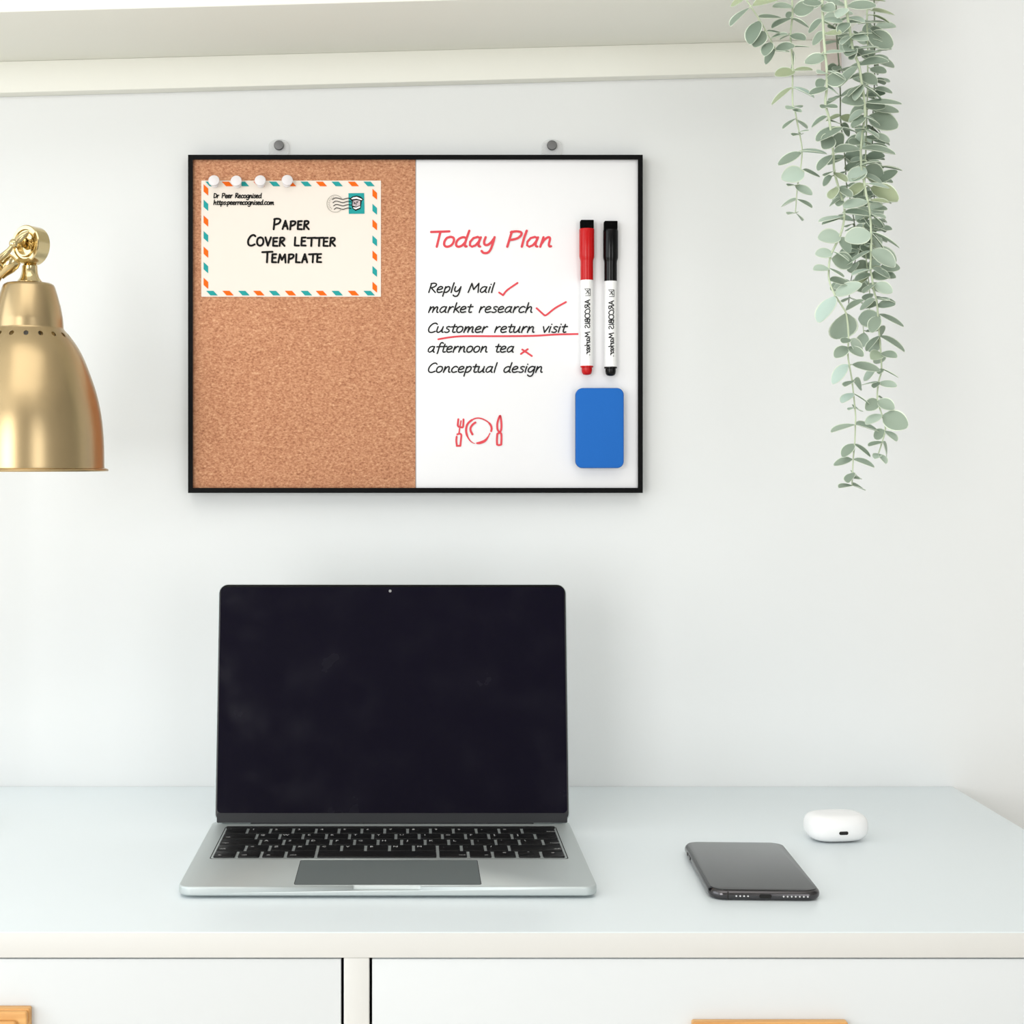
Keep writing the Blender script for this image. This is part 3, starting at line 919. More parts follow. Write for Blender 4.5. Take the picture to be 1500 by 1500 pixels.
# arm with a bell end and fork prong
e0 = P(21, 379, DL - .010)
e1 = P(-1, 402.5, DL - .008)
pj = Vector((PX, PY, ZC - (577 - CY) * LS))
m = MB()
m.tube([e0, e0.lerp(e1, .2), e0.lerp(e1, .45), e0.lerp(e1, .8), e1], [11.5 * LS, 13.5 * LS, 13 * LS, 9.5 * LS, 8.5 * LS], 28)
m.tube([e1, e1.lerp(pj, .04), e1.lerp(pj, .06), pj], [6 * LS, 9.4 * LS, 5.6 * LS, 5.6 * LS], 24)
m.tube([P(-6, 383, DL - .020), P(4, 375, DL - .020), P(13, 367, DL - .019), ball], [5 * LS, 4.6 * LS, 3.8 * LS, 3.2 * LS], 14)
m.tube([P(-6, 383, DL - .020), e1.lerp(e0, .3)], [5 * LS, 7 * LS], 14)
m.build('arm', M['brasspol'], lamp)
m = MB(); m.lathe([(.007, DESK + .022), (.0075, DESK + .028), (.0055, DESK + .034), (.0055, pj.z - .012), (.010, pj.z - .010), (.011, pj.z + .01), (.007, pj.z + .016), (.0005, pj.z + .018)], T((PX, PY, 0)), 32)
m.build('pole', M['brasspol'], lamp)
m = MB(); m.lathe([(.0005, DESK + .0002), (.078, DESK + .0002), (.080, DESK + .003), (.079, DESK + .010), (.06, DESK + .014), (.03, DESK + .017), (.014, DESK + .022), (.0005, DESK + .024)], T((PX, PY, 0)), 64)
m.build('base', M['brass'], lamp)

# ------------------------------------------------------------------ laptop
LZ = DESK + .009
LD0, LD1 = 1.142, 1.352
lw = .3068
lxc = XX(570, 1.23) + .0006
lap = thing('laptop', (lxc, (LD0 + LD1) / 2 - DW, DESK), 'open silver laptop with black screen and keyboard on the white desk', 'laptop')
xc0 = XX(567.7, LD0)
yl = lambda d: d - DW
m = MB()
m.slab(lw, LD1 - LD0, DESK + .0022, LZ, .010, .0012, T((xc0, yl((LD0 + LD1) / 2), 0)), 0, 8, bz=.0016)
base = m.build('base', M['alu'], lap)
# thumb scoop in the front edge
cut = MB(); cut.slab(101 * LD0 / F, .007, LZ - .0026, LZ + .002, .002, 0, T((xc0 - .0006, yl(LD0) - .0005, 0)), 0, 6)
co = cut.build('cutter', M['alu'], loc=(0, 0, 0))
md = base.modifiers.new('scoop', 'BOOLEAN'); md.operation = 'DIFFERENCE'; md.object = co; md.solver = 'EXACT'
bpy.context.view_layer.update()
nm = bpy.data.meshes.new_from_object(base.evaluated_get(bpy.context.evaluated_depsgraph_get()))
base.modifiers.clear(); base.data = nm
nm.materials.clear(); nm.materials.append(M['alu'])
nm.polygons.foreach_set('material_index', [0] * len(nm.polygons))
cm = co.data; bpy.data.objects.remove(co); bpy.data.meshes.remove(cm)
for fx in (-.125, .125):
    for fd_ in (LD0 + .022, LD1 - .022):
        m = MB(); m.lathe([(.006, DESK + .0001), (.0075, DESK + .0012), (.0075, DESK + .0026)], T((xc0 + fx, yl(fd_), 0)), 20); m.build('rubber_foot', M['black'], lap)
tw = .1368
pd0, pd1 = 1.1475, 1.2185
m = MB(); m.slab(tw + .0008, pd1 - pd0 + .0008, LZ - .0004, LZ + .00004, .003, 0, T((xc0, yl((pd0 + pd1) / 2), 0)), 0, 5)
m.slab(tw, pd1 - pd0, LZ - .0004, LZ + .00010, .0028, 0, T((xc0, yl((pd0 + pd1) / 2), 0)), 1, 5)
o = m.build('trackpad', [M['dark'], M['pad']], lap); o['label'] = 'darker grey trackpad'
# keyboard
KD0, KD1 = 1.2235, 1.3275
kw = .2775
U = kw / 14.5
TB = .0065
V = (KD1 - KD0 - TB) / 5
m = MB(); m.slab(kw + .0028, KD1 - KD0 + .0028, LZ - .0003, LZ + .00006, .0022, 0, T((xc0, yl((KD0 + KD1) / 2), 0)), 0, 4)
m.slab(kw + .0012, KD1 - KD0 + .0012, LZ - .0003, LZ + .00012, .0022, 0, T((xc0, yl((KD0 + KD1) / 2), 0)), 1, 4)
kb = m.build('keyboard_tray', [M['dark'], M['alu']], lap)
m = MB(); m.slab(kw, TB - .0016, LZ, LZ + .0012, .001, .0003, T((xc0, yl(KD1 - TB / 2), 0)), 0, 3); m.build('touch_strip', M['key'], lap)


def text_mesh(s, size):
    cu = bpy.data.curves.new('t', 'FONT'); cu.body = s; cu.size = size; cu.align_x = 'CENTER'; cu.align_y = 'CENTER'; cu.resolution_u = 1
    ob = bpy.data.objects.new('t', cu); COL.objects.link(ob)
    bpy.context.view_layer.update()
    me = bpy.data.meshes.new_from_object(ob.evaluated_get(bpy.context.evaluated_depsgraph_get()))
    vs = [v.co.copy() for v in me.vertices]; fs_ = [tuple(p.vertices) for p in me.polygons]
    bpy.data.objects.remove(ob); bpy.data.curves.remove(cu); bpy.data.meshes.remove(me)
    return vs, fs_


rows = [
    [(c, 1) for c in '`1234567890-='] + [('delete', 1.5)],
    [('tab', 1.5)] + [(c, 1) for c in 'QWERTYUIOP[]'] + [('', 1)],
    [('caps', 1.75)] + [(c, 1) for c in "ASDFGHJKL;'\\"] + [('return', .75)],
    [('shift', 1.25)] + [(c, 1) for c in '<ZXCVBNM,./'] + [('shift', 2.25)],
    [('fn', 1), ('ctrl', 1), ('alt', 1), ('cmd', 1.25), ('', 5), ('cmd', 1.25), ('alt', 1), ('<', 1), ('^', 1), ('>', 1)],
]
KZ = LZ + .0013
for ri, row in enumerate(rows):
    d = KD1 - TB - V * (ri + .5)
    x = xc0 - kw / 2
    for s, wd in row:
        kx = x + wd * U / 2
        hh = V - .0022
        parts_ = [(d, hh)] if s != '^' else [(d + V / 4 - .0002, hh / 2 - .0005), (d - V / 4 + .0002, hh / 2 - .0005)]
        for pi, (dd, hk) in enumerate(parts_):
            m = MB(); m.slab(wd * U - .0024, hk, LZ, KZ, .0012, .0003, T((kx, yl(dd), 0)), 0, 3, 2)
            ko = m.build('key', M['key'], lap)
            if s and pi == 0:
                vs, fs_ = text_mesh(s if s != '^' else '', .0052 if len(s) == 1 else .003) if s != '^' else text_mesh('^', .004)
                ox = -wd * U / 2 + .0048 if (len(s) == 1 or x < xc0) else wd * U / 2 - .0050
                if len(s) > 1 and x < xc0: ox = -wd * U / 2 + .0058
                if s in ('<', '>', '^') and ri == 4: ox = 0
                oy = (.003 if len(s) == 1 else -.004) if s != '^' else 0
                m = MB(); m.add([Vector((kx + ox + v.x, yl(dd) + oy + v.y * 1.25, KZ + .00006)) for v in vs], fs_)
                m.build('legend', M['legend'], ko, flat=True)
        x += wd * U
# lid
tilt = math.radians(8.2)
hd = 1.340
xl0 = XX(574.3, hd)
LM = T((xl0, yl(hd), LZ + .0004)) @ rotx(PI / 2 - tilt)      # local x right, y up the lid, z toward the viewer
ll = .2045
ww = 520.5 * hd / F
m = MB(); m.slab(ww, ll, -.0048, 0, .0085, .0012, LM @ T((0, ll / 2, 0)), 0, 8); lid = m.build('lid', M['alu'], lap)
m = MB(); m.slab(ww - .0016, ll - .0016, -.0002, .00022, .0078, .0001, LM @ T((0, ll / 2 + .0002, 0)), 0, 8); m.build('bezel', M['gloss_black'], lid)
m = MB(); m.slab(ww - .004, ll - .0115, 0, .0003, .0035, 0, LM @ T((0, .0088 + (ll - .0115) / 2, 0)), 0, 8); m.build('display', M['screen'], lid)
m = MB(); m.slab(ww - .004, .0082, 0, .0003, .0012, 0, LM @ T((0, .0046, 0)), 0, 4); o = m.build('display_chin', M['chin'], lid); o['label'] = 'dark grey strip below the screen'
m = MB(); m.lathe([(.0012, 0), (.0012, .00036)], LM @ T((-.002, ll - .006, 0)), 16); m.build('webcam', M['grey'], lid)
m = MB(); m.tube([Vector((xl0 - .121, yl(hd) + .003, LZ + .0012)), Vector((xl0 + .121, yl(hd) + .003, LZ + .0012))], .003, 14); m.build('hinge', M['chin'], lap)

# ------------------------------------------------------------------ phone
ph = .0078
c0 = (P(1040, 1304, 1.140), P(1196, 1302, 1.140), P(1148, 1234, 1.281), P(1006, 1237, 1.281))
yaw = .04
pc = Vector((XX(1096, 1.21), 1.209 - DW, DESK))
pw, pll = .081, .146
PM = T(pc) @ rotz(-yaw)
phone = thing('smartphone', pc, 'black smartphone lying face up on the desk right of the laptop', 'phone')
m = MB(); m.slab(pw, pll, .0002, ph, .0115, .0034, PM, 0, 10, 6, bz=.0036); body = m.build('frame', M['phoneframe'], phone)
m = MB(); m.slab(pw - .0034, pll - .0034, ph - .001, ph + .0002, .0105, .0006, PM, 0, 10, 3, bz=.0004); m.build('screen', M['phoneglass'], phone)
m = MB(); m.slab(.009, .0030, -.0002, .0003, .0014, 0, PM @ T((-.0005, -pll / 2 + .0002, ph * .47)) @ rotx(PI / 2), 0, 5)
m.build('charging_port', M['dark'], phone)
m = MB()
for x in [-.0215 + .0028 * i for i in range(4)] + [.0125 + .0029 * i for i in range(7)]:
    m.lathe([(.0006, -.0002), (.0006, .0003)], PM @ T((x, -pll / 2 + .0001, ph * .47)) @ rotx(PI / 2), 12)
m.build('speaker_grille', M['legend'], phone)
m = MB(); m.box((-.0003, -.0003, 0), (.0003, .0002, .001))
m = MB(); m.slab(.0007, .006, -.0001, .0002, .0001, 0, PM @ T((-.0275, -pll / 2 + .0001, ph * .5)) @ rotx(PI / 2), 0, 2); m.build('antenna_band', M['dark'], phone)
for y0, y1 in ((.030, .040), (.044, .049)):
    m = MB(); m.slab(y1 - y0, .0024, 0, .0006, .001, .0002, PM @ T((-pw / 2 + .0001, (y0 + y1) / 2, ph * .52)) @ rotz(PI / 2) @ rotx(PI / 2) @ roty(PI), 0, 4)
    m.build('side_button', M['phoneframe'], phone)

# ------------------------------------------------------------------ earbud case
ed = 1.322
ecx = Vector((XX(1224, ed), ed - DW, DESK))
EM = T(ecx) @ rotz(.13)
case = thing('earbud_case', ecx, 'small white rounded earbud charging case on the desk behind the phone', 'earbud case')
m = MB()
rings = []
for i in range(25):
    a = -PI / 2 + PI * i / 24
    ca = max(math.cos(a), 0) ** (.62 if a > 0 else .85)
    sa = math.copysign(abs(math.sin(a)) ** .8, math.sin(a))
    z = .0118 + .0114 * sa
    hw, hh = .0125 + .0135 * ca, .0065 + .0125 * ca
    if i in (0, 24): z = .0118 + .0116 * sa
    ring = []
    for k in range(56):
        t = 2 * PI * k / 56
        e = .68
        ring.append(EM @ Vector((hw * math.copysign(abs(math.cos(t)) ** e, math.cos(t)), hh * math.copysign(abs(math.sin(t)) ** e, math.sin(t)), z)))
    rings.append(ring)
m.loops(rings)
m.build('shell', M['white'], case, smooth=60)
m = MB(); m.slab(.0078, .0028, -.0006, .0004, .0013, .0001, EM @ T((-.0008, -.0189, .0098)) @ rotx(PI / 2), 0, 5)
m.build('charging_port', M['dark'], case)

# ------------------------------------------------------------------ trailing eucalyptus plant
pot_c = Vector((.345, -.095, 0))
sh_top = (RM @ Vector((pot_c.x, 0, zu + .03))).z
plant = thing('trailing_plant', (pot_c.x, pot_c.y, sh_top), 'grey green eucalyptus plant trailing down from the shelf right end', 'plant')
m = MB(); m.lathe([(.001, sh_top + .0015), (.048, sh_top + .0015), (.05, sh_top + .004), (.062, sh_top + .09), (.063, sh_top + .093), (.06, sh_top + .093), (.057, sh_top + .075), (.001, sh_top + .075)], T(pot_c), 48)
m.build('pot', M['pot'], plant)
m = MB(); m.lathe([(.001, sh_top + .078), (.03, sh_top + .079), (.0572, sh_top + .0765), (.057, sh_top + .074), (.001, sh_top + .073)], T(pot_c), 32); m.build('soil', M['soil'], plant)

# stems: picture track, depth; leaves: base x,y, tip x,y, seen width, tint (0 dark .. .35 mid .. .7 pale .. 1 olive), depth shift
VINES = [
    (1.315, 1.0, [(1086, -20), (1091, -5), (1100, 10), (1112, 28), (1123, 47), (1136, 72)], """
1092,-3,1075,1,12,.95;1097,12,1069,36,8,.15;1102,9,1139,0,16,.9;1111,26,1143,22,11,.4;1111,31,1097,63,16,.05;1120,46,1104,68,18,.1;
1123,46,1150,46,8,.35;1128,57,1147,54,7,.35;1128,62,1118,82,13,.1;1136,72,1124,87,11,.1;1136,72,1159,69,13,.2;1136,75,1150,80,6,.3"""),
    (1.320, 1.0, [(1160, -20), (1160, -5), (1161, 20), (1158, 50), (1159, 65), (1161, 100), (1161, 150), (1164, 160), (1168, 180), (1173, 205), (1175, 222), (1173, 245), (1168, 275), (1166, 300), (1165, 312)], """
1162,10,1133,11,12,.45;1162,16,1185,15,20,.2;1160,18,1154,22,8,.2;1160,27,1131,40,9,.15;1160,27,1182,40,2,.3;1159,50,1147,53,3,.3;
1158,51,1174,62,14,.15;1160,69,1180,71,3,.4;1162,75,1162,98,4,.05;1164,104,1136,112,15,.92;1162,104,1186,104,8,.92;1161,128,1134,148,7,.85;
1161,128,1188,143,10,.75;1165,158,1150,163,9,.6;1162,155,1176,152,4,.7;1162,160,1170,166,8,.6;1165,174,1146,188,4,.2;1165,174,1185,182,3,.5;
1173,197,1159,202,6,.1;1169,194,1180,193,3,.5;1174,224,1144,237,13,.2;1170,222,1205,226,8,.7;1178,252,1146,262,22,.74;1176,249,1201,256,9,.3;
1165,273,1186,285,13,.6;1168,272,1152,274,4,.3;1168,292,1150,299,5,.5;1168,292,1184,305,9,.3;1166,312,1152,316,4,.5;1166,312,1178,319,4,.4"""),
    (1.300, 1.3, [(1203, -20), (1204, -5), (1206, 40), (1208, 70), (1211, 100), (1211, 130), (1209, 152), (1214, 172), (1218, 200), (1221, 230), (1222, 250), (1227, 270), (1234, 292), (1237, 308), (1236, 325), (1231, 344), (1221, 365), (1216, 377), (1214, 395), (1215, 412), (1223, 432), (1234, 449), (1240, 462), (1243, 492), (1242, 520), (1246, 545), (1248, 557), (1250, 575), (1253, 605), (1253, 622), (1252, 650), (1250, 670), (1249, 690), (1248, 711)], """
1203,4,1177,6,14,.1;1207,0,1238,3,14,.45;1203,8,1192,14,2,.8;1205,9,1216,20,16,.3;1205,28,1189,42,9,.1;1207,28,1228,34,12,.6;1227,43,1211,44,10,.02,.02;
1210,48,1195,58,12,.3;1209,49,1225,54,12,.9;1203,79,1232,76,8,.66;1210,84,1183,88,16,.3;1210,107,1195,110,9,.65;1209,118,1234,118,18,.15;
1209,118,1200,122,14,.15;1212,104,1233,116,8,.5;1212,128,1186,138,10,.1;1210,127,1231,133,9,.74;1209,154,1201,160,8,.15;1209,155,1221,160,9,.12;
1212,171,1193,181,7,.15;1233,186,1196,205,14,.15;1218,199,1203,218,20,.12;1220,200,1240,208,22,.15;1218,227,1197,248,9,.12;1260,218,1223,224,14,.3;
1223,235,1232,230,6,.2;1221,251,1205,259,3,.2;1222,253,1234,268,13,.85;1219,258,1209,267,9,.12;1223,275,1214,292,10,.9;1230,275,1241,290,14,.3;
1232,291,1220,298,5,.3;1232,294,1225,303,8,.3;1234,317,1200,324,7,.72;1234,319,1208,326,8,.4;1234,312,1273,318,12,.45;1232,346,1199,350,20,.66;
1228,349,1248,366,16,.62;1220,370,1195,373,14,.7;1221,369,1238,382,6,.5;1218,379,1250,384,22,.4;1214,393,1191,396,10,.7;1215,393,1230,406,8,.4;
1215,411,1246,413,12,.4;1222,433,1256,418,15,.66;1222,434,1198,470,14,.76;1239,458,1241,491,36,.5;1239,455,1260,440,6,.3;
1243,496,1231,502,9,.2;1245,497,1266,515,16,.6;1241,508,1222,522,14,.25;1243,508,1258,522,14,.3;1243,534,1222,558,12,.76;
1248,534,1283,542,13,.4;1248,558,1234,565,4,.2;1250,558,1267,566,14,.66;1249,576,1231,589,8,.76;1249,576,1270,590,2.5,.4;1250,597,1265,600,6,.66;
1250,597,1241,600,2,.7;1253,622,1218,632,5,.5;1253,622,1290,630,9,.55;1250,650,1233,667,10,.2;1250,650,1271,667,8,.2;1249,673,1225,680,8,.3;
1249,673,1276,683,8,.5;1248,693,1238,705,7,.2;1248,693,1264,699,6,.5;1248,699,1256,701,4,.2;1248,711,1227,713,4,.3;1248,711,1269,717,5,.4"""),
    (1.340, .8, [(1224, -20), (1225, 30), (1226, 60), (1229, 95), (1231, 140), (1231, 170), (1234, 200), (1238, 235), (1240, 270), (1246, 295), (1252, 330), (1257, 362), (1252, 385), (1246, 414), (1243, 445)], """
1226,52,1243,38,12,.1;1226,53,1248,60,12,.4;1228,97,1220,106,9,.3;1228,97,1243,105,10,.3;1231,142,1213,150,5,.8;1231,142,1250,132,6,.5;
1231,170,1216,172,8,.88;1231,170,1249,180,14,.96;1233,188,1250,196,3,.3;1236,230,1246,236,3,.4;1239,251,1230,256,3,.2;1239,251,1250,253,4,.2;
1241,272,1230,290,14,.2;1241,272,1250,272,6,.3;1249,328,1237,334,2,.4;1249,328,1254,332,2,.3;1256,363,1240,381,10,.12;1256,363,1272,370,9,.2;
1253,385,1274,395,18,.35;1253,385,1243,400,8,.4;1246,413,1268,425,16,.35;1246,413,1226,418,10,.45;1243,436,1232,443,3,.3;1243,436,1264,446,4,.2"""),
    (1.305, 1.3, [(1236, -20), (1238, -5), (1240, 15), (1245, 45), (1250, 75), (1258, 95), (1262, 120), (1266, 145), (1267, 170), (1264, 190), (1261, 218), (1262, 245), (1265, 262), (1269, 285), (1274, 310), (1276, 340), (1276, 370), (1275, 395), (1277, 405), (1280, 425), (1284, 440), (1286, 460), (1288, 490), (1290, 513), (1291, 530), (1291, 545), (1287, 560), (1285, 585), (1291, 605), (1297, 627), (1292, 648), (1287, 664)], """
1241,9,1277,11,17,.2;1239,12,1224,28,12,.65;1243,34,1287,27,13,.5;1242,33,1227,50,12,.12;1247,53,1230,66,6,.6;1248,54,1236,67,14,.5;
1248,54,1264,63,14,.5;1249,52,1271,52,4,.6;1252,50,1270,46,12,.35;1251,73,1237,85,12,.15;1251,74,1245,89,5,.1;1256,83,1290,72,10,.5;
1254,72,1282,71,6,.6;1259,96,1295,91,14,.12;1257,97,1232,122,10,.5;1263,124,1242,141,4,.4;1263,124,1250,145,8,.6;1263,124,1292,141,9,.4;
1266,150,1234,149,18,.3;1268,150,1313,152,13,.3;1267,162,1247,173,9,.62;1278,160,1311,163,14,.3,.02;1267,171,1247,186,9,.2;1267,171,1290,180,7,.66;
1271,172,1309,185,26,.35,.02;1265,190,1246,190,5,.2;1264,191,1261,214,8,.68;1265,190,1281,203,9,.4;1280,196,1297,210,13,.45,.01;1258,200,1243,209,8,.05,.01;
1261,218,1304,226,14,.3;1274,212,1294,219,9,.2,.02;1270,236,1252,243,4,.1;1262,243,1280,239,3,.2;1268,246,1243,264,18,.74;1267,245,1296,258,24,.2,.01;
1290,244,1317,250,5,.3,.02;1285,268,1309,252,12,.15,.02;1268,270,1244,284,13,.9;1272,269,1298,276,8,.66;1275,275,1310,292,24,.95,.01;1269,290,1250,292,8,.3,.02;
1270,294,1236,305,14,.64;1274,294,1296,298,8,.92;1275,298,1295,312,18,.64;1292,298,1307,297,3,.2,.02;1276,314,1290,321,8,.4;1276,314,1296,329,4,.2;
1270,322,1255,328,8,.5,.02;1268,320,1271,336,12,.55,.015;1281,333,1300,335,7,.2,.02;1275,341,1239,352,23,.68;1276,340,1312,360,5,.3;1276,340,1298,364,8,.1;
1276,367,1306,388,22,.5;1283,362,1308,382,16,.5,.02;1276,367,1244,383,4,.6;1272,364,1258,368,12,.1,.02;1277,395,1248,402,4,.7;1278,394,1305,404,12,.55;
1290,390,1313,393,14,.4,.02;1285,402,1306,407,12,.25,.02;1275,402,1257,414,9,.92,.01;1281,416,1263,429,4,.5;1281,417,1303,427,16,.6;1284,437,1306,436,4,.2;
1284,437,1297,440,6,.6;1284,437,1307,443,5,.2;1282,438,1265,450,7,.6;1287,460,1318,477,11,.2;1286,463,1275,485,14,.3;
1290,478,1298,488,12,.4;1288,492,1320,512,12,.25;1288,492,1268,512,4,.1;1290,498,1277,512,16,.5;
1290,517,1273,525,14,.85;1291,517,1306,524,12,.45;1290,518,1292,531,16,.62;1291,540,1311,552,3,.3;1291,540,1285,547,6,.3;1283,541,1270,553,8,.72;
1286,560,1277,567,5,.1;1288,560,1306,566,11,.66;1286,560,1269,562,2,.7;1286,586,1267,599,16,.25;1286,587,1303,598,16,.4;1287,582,1306,592,5,.15;
1291,607,1268,620,9,.64;1293,608,1320,624,26,.3;1297,631,1286,640,12,.3;1297,631,1306,645,12,.5;1293,647,1271,653,4,.2;1293,647,1304,666,9,.55;
1288,665,1278,671,7,.6;1288,665,1293,677,10,.62"""),
    (1.335, .9, [(1268, -20), (1270, -5), (1270, 40), (1271, 50), (1271, 90), (1271, 115), (1270, 160), (1268, 230), (1265, 310), (1265, 338), (1270, 390), (1274, 430), (1273, 458), (1265, 474), (1265, 488)], """
1262,0,1292,2,6,.95;1277,16,1311,17,12,.9;1277,22,1300,33,6,.85;1257,35,1292,35,8,.25;1274,42,1303,54,16,.15;1272,50,1302,68,24,.2;
1280,76,1299,76,5,.3;1271,80,1282,86,16,.2;1271,84,1261,86,9,.1;1275,100,1291,110,14,.25;1280,117,1299,118,2.5,.2;1271,118,1257,121,5,.05;
1280,130,1303,136,10,.3;1265,330,1255,335,8,.6;1265,338,1257,350,8,.5;1274,430,1264,440,8,.5;1268,230,1258,238,6,.2;1269,200,1280,206,9,.3;
1257,467,1281,468,22,.45;1266,487,1265,507,16,.6;1268,485,1285,483,6,.08"""),
    (1.350, .8, [(1280, -20), (1281, 40), (1281, 115), (1279, 160), (1278, 230), (1281, 300), (1281, 345), (1282, 372)], """
1281,95,1292,103,12,.3;1281,115,1290,122,9,.2;1279,160,1292,168,12,.3;1279,182,1295,190,10,.35;1279,205,1290,213,9,.2;1278,232,1290,236,6,.1;
1278,232,1268,238,5,.1;1281,262,1292,268,12,.4;1281,280,1270,288,8,.3;1281,300,1292,308,9,.4;1281,320,1291,327,7,.3;1281,345,1292,356,9,.3;1281,345,1272,356,9,.3;1282,372,1292,384,12,.4;1282,372,1275,384,10,.3"""),
]


def add_leaf(mb, base, tip, wpx, tint, d, sgn):
    s = d / F
    a2 = tip - base
    a2 = a2 * 1.1
    l = a2.length
    W = wpx * s * 1.25
    L = max(l, W / .82) * 1.04
    if l < .016: L = max(L, min(.016, l * 1.5))
    dep = math.sqrt(max(L * L - l * l, 0)) * sgn
    ax = Vector((a2.x, dep, a2.z))
    L = ax.length
    ax.normalize()
    Wt = max(.74 * L, W)
    cam = Vector((0, -1, 0))
    n0 = (cam - ax * cam.dot(ax))
    n0 = n0.normalized() if n0.length > 1e-4 else Vector((0, 0, 1))
    phi = math.acos(min(1, W / Wt))
    q = ax.cross(n0)
    na = n0 * math.cos(phi) + q * math.sin(phi)
    nb = n0 * math.cos(phi) - q * math.sin(phi)
    n = na if na.z > nb.z else nb
    side = ax.cross(n)
    NU, NV = 10, 6
    th = .00035
    us = [0, .06, .16, .28, .42, .56, .7, .82, .92, .975, 1.0]
    fold = random.uniform(.05, .16) * Wt
    bend = random.uniform(.02, .10) * L
    top, bot = [], []
    for u in us:
        hwid = Wt / 2 * (max(math.sin(PI * (u ** .92)), 0) ** .62) * (1.0 if u > .1 else .8) * (0.92 + .12 * u)
        for j in range(NV + 1):
            v = (-1, -.89, -.48, 0, .48, .89, 1)[j]
            p = base + ax * (L * u) + side * (hwid * v) + n * (fold * (abs(v) ** 1.5) * (hwid / (Wt / 2)) - bend * u * u)
            top.append(p + n * th / 2); bot.append(p - n * th / 2)
    nn = len(top)
    fs_, ms_ = [], []
    for i in range(NU):
        for j in range(NV):
            a = i * (NV + 1) + j
            rim = 1 if (j in (0, NV - 1) or i == NU - 1) and 0 < i else 0
            fs_.append((a, a + 1, a + NV + 2, a + NV + 1)); ms_.append(rim)
            fs_.append((nn + a, nn + a + NV + 1, nn + a + NV + 2, nn + a + 1)); ms_.append(rim)
        for a, b in ((i * (NV + 1), (i + 1) * (NV + 1)), ((i + 1) * (NV + 1) + NV, i * (NV + 1) + NV)):
            fs_.append((a, b, nn + b, nn + a)); ms_.append(1)
    mb.add(top + bot, fs_, 0, tint)
    mb.m[-len(ms_):] = ms_


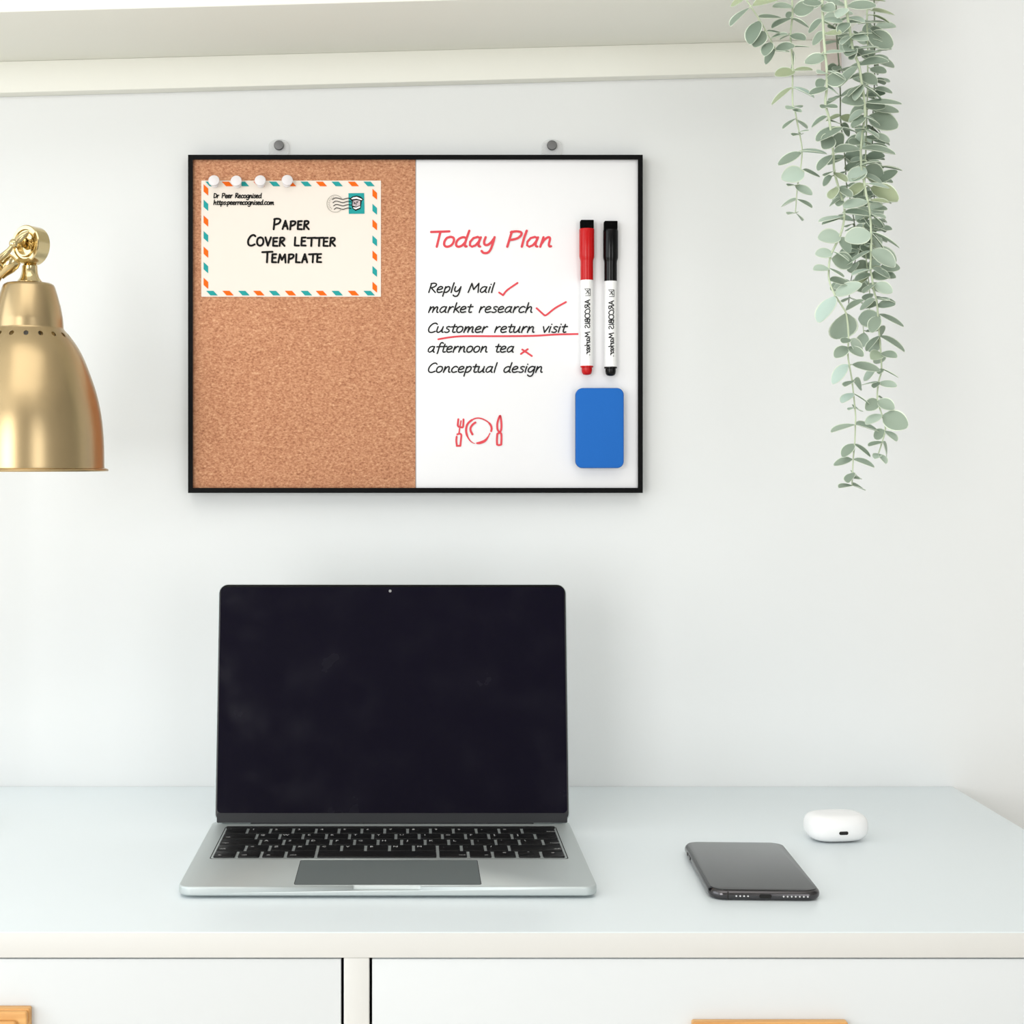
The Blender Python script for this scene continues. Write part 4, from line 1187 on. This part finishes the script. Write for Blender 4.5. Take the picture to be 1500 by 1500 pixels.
for vi, (d, thick, track, leaves) in enumerate(VINES):
    def at(px, py, dd=0.0):
        return P(px, py, d + .006 * math.sin(py * .02 + vi) + dd)
    tk = smooth2([Vector(p) for p in track], 5)
    pts = [at(p.x, p.y) for p in tk]
    # up over the front edge of the shelf and back into the pot
    top = pts[0]
    lead = [Vector((pot_c.x + (top.x - pot_c.x) * .18, pot_c.y - .018, sh_top + .078)),
            Vector((pot_c.x + (top.x - pot_c.x) * .35, pot_c.y - .035, sh_top + .108)),
            Vector((pot_c.x + (top.x - pot_c.x) * .75, pot_c.y - .085, sh_top + .098)),
            Vector((top.x, top.y + .012, sh_top + .04)), top]
    lead = smooth2(lead, 5)[:-1]
    allp = lead + pts
    n = len(allp)
    m = MB()
    px_ = d / F
    m.tube(allp, [thick * 1.4 * px_ * (1.25 - .7 * i / n) for i in range(n)], 8)
    lf = MB()
    extra = ''
    if vi >= 3:
        # the inner strands carry leaf pairs all the way down
        ylim = {3: 430, 4: 480, 5: 430, 6: 360}[vi]
        y = 6.0 + vi * 5
        while y < ylim:
            q = min(tk, key=lambda p: abs(p.y - y))
            for sd in (-1, 1):
                ln = random.uniform(14, 27) * (.75 if (sd < 0 and vi == 6) else 1)
                extra += ';%.1f,%.1f,%.1f,%.1f,%.1f,%.2f,%.3f' % (q.x, q.y, q.x + sd * ln, q.y + random.uniform(-3, 13), random.uniform(5, 17), random.choice((.15, .3, .4, .5, .62, .68)), random.uniform(.004, .014))
            y += random.uniform(24, 34) * (1.5 if vi in (3, 4) else 1)
    leaves = leaves + extra
    for k, t in enumerate(leaves.replace('\n', '').split(';')):
        v = [float(q) for q in t.split(',')]
        dd = v[6] if len(v) > 6 else 0.0
        b, e = at(v[0], v[1], dd), at(v[2], v[3], dd)
        # e lies at another height: use the base depth for both
        dep = b.y + DW
        e = P(v[2], v[3], dep)
        near = min(pts, key=lambda p: (p - b).length)
        if (near - b).length > .0012:
            m.tube([near, near.lerp(b, .5) + Vector((0, 0, .0006)), b], [.0006, .0005, .0005], 6)
        add_leaf(lf, b, e, v[4], min(1, max(0, v[5] + random.uniform(-.03, .03))), dep, -1 if (k * 7 + vi) % 3 else 1)
    for i in range(4, len(lead) - 1, 3):
        t = (lead[i + 1] - lead[i]).normalized()
        sdv = t.cross(Vector((0, 0, 1)) if abs(t.z) < .8 else Vector((0, 1, 0))).normalized()
        for sg in (-1, 1):
            add_leaf(lf, lead[i], lead[i] + (sdv * sg + Vector((0, 0, random.uniform(-.5, .1)))) * random.uniform(.010, .017), random.uniform(12, 18), random.choice((.2, .4, .55)), d, sg)
    vine = m.build('vine', M['stem'] if thick >= .9 else M['stemdark'], plant)
    lf.build('foliage', [M['leaf'], M['leafrim']], vine, smooth=80)

# ------------------------------------------------------------------ light
wd = bpy.data.worlds.new('sky'); SC.world = wd; wd.use_nodes = True
bg = wd.node_tree.nodes['Background']
bg.inputs['Color'].default_value = (.93, .97, 1.0, 1)
bg.inputs['Strength'].default_value = 1.0


def area(name, loc, rot, sx, sy, power, col):
    l = bpy.data.lights.new(name, 'AREA'); l.shape = 'RECTANGLE'; l.size = sx; l.size_y = sy; l.energy = power; l.color = col
    o = bpy.data.objects.new(name, l); COL.objects.link(o); o.location = loc; o.rotation_euler = rot
    return o


area('window_daylight', (RX0 + .02, (WY0 + WY1) / 2, (WZ0 + WZ1) / 2), (0, -PI / 2, 0), WZ1 - WZ0, WY1 - WY0, 20, (.93, .975, 1.0))
for (x0, x1), pw_ in zip(VW, (37, 14)):
    area('rear_daylight_and_fill', ((x0 + x1) / 2, RY1 + .02, (VZ0 + VZ1) / 2), (PI / 2, 0, 0), x1 - x0, VZ1 - VZ0, pw_, (.99, .985, .97))  # left is daylight, right is fill added to even out the wall
area('overhead_fill', (-.1, -1.7, RH - .03), (0, 0, 0), 1.6, 1.6, 10.5, (1.0, .98, .95))  # unseen fill without a fixture, added to brighten the desk top

# ------------------------------------------------------------------ camera
cam = bpy.data.cameras.new('camera')
co = bpy.data.objects.new('camera', cam); COL.objects.link(co)
co.location = (0, -DW, ZC); co.rotation_euler = (PI / 2, 0, 0)
cam.sensor_fit = 'HORIZONTAL'; cam.sensor_width = 36.0
cam.lens = F / 1500 * 36.0
cam.shift_x = (750 - CX) / 1500.0
cam.shift_y = -(750 - CY) / 1500.0
cam.clip_start = .05
SC.camera = co
vs = SC.view_settings
vs.view_transform = 'Standard'; vs.look = 'None'; vs.gamma = 1.0; vs.use_curve_mapping = False
vs.exposure = 0.1
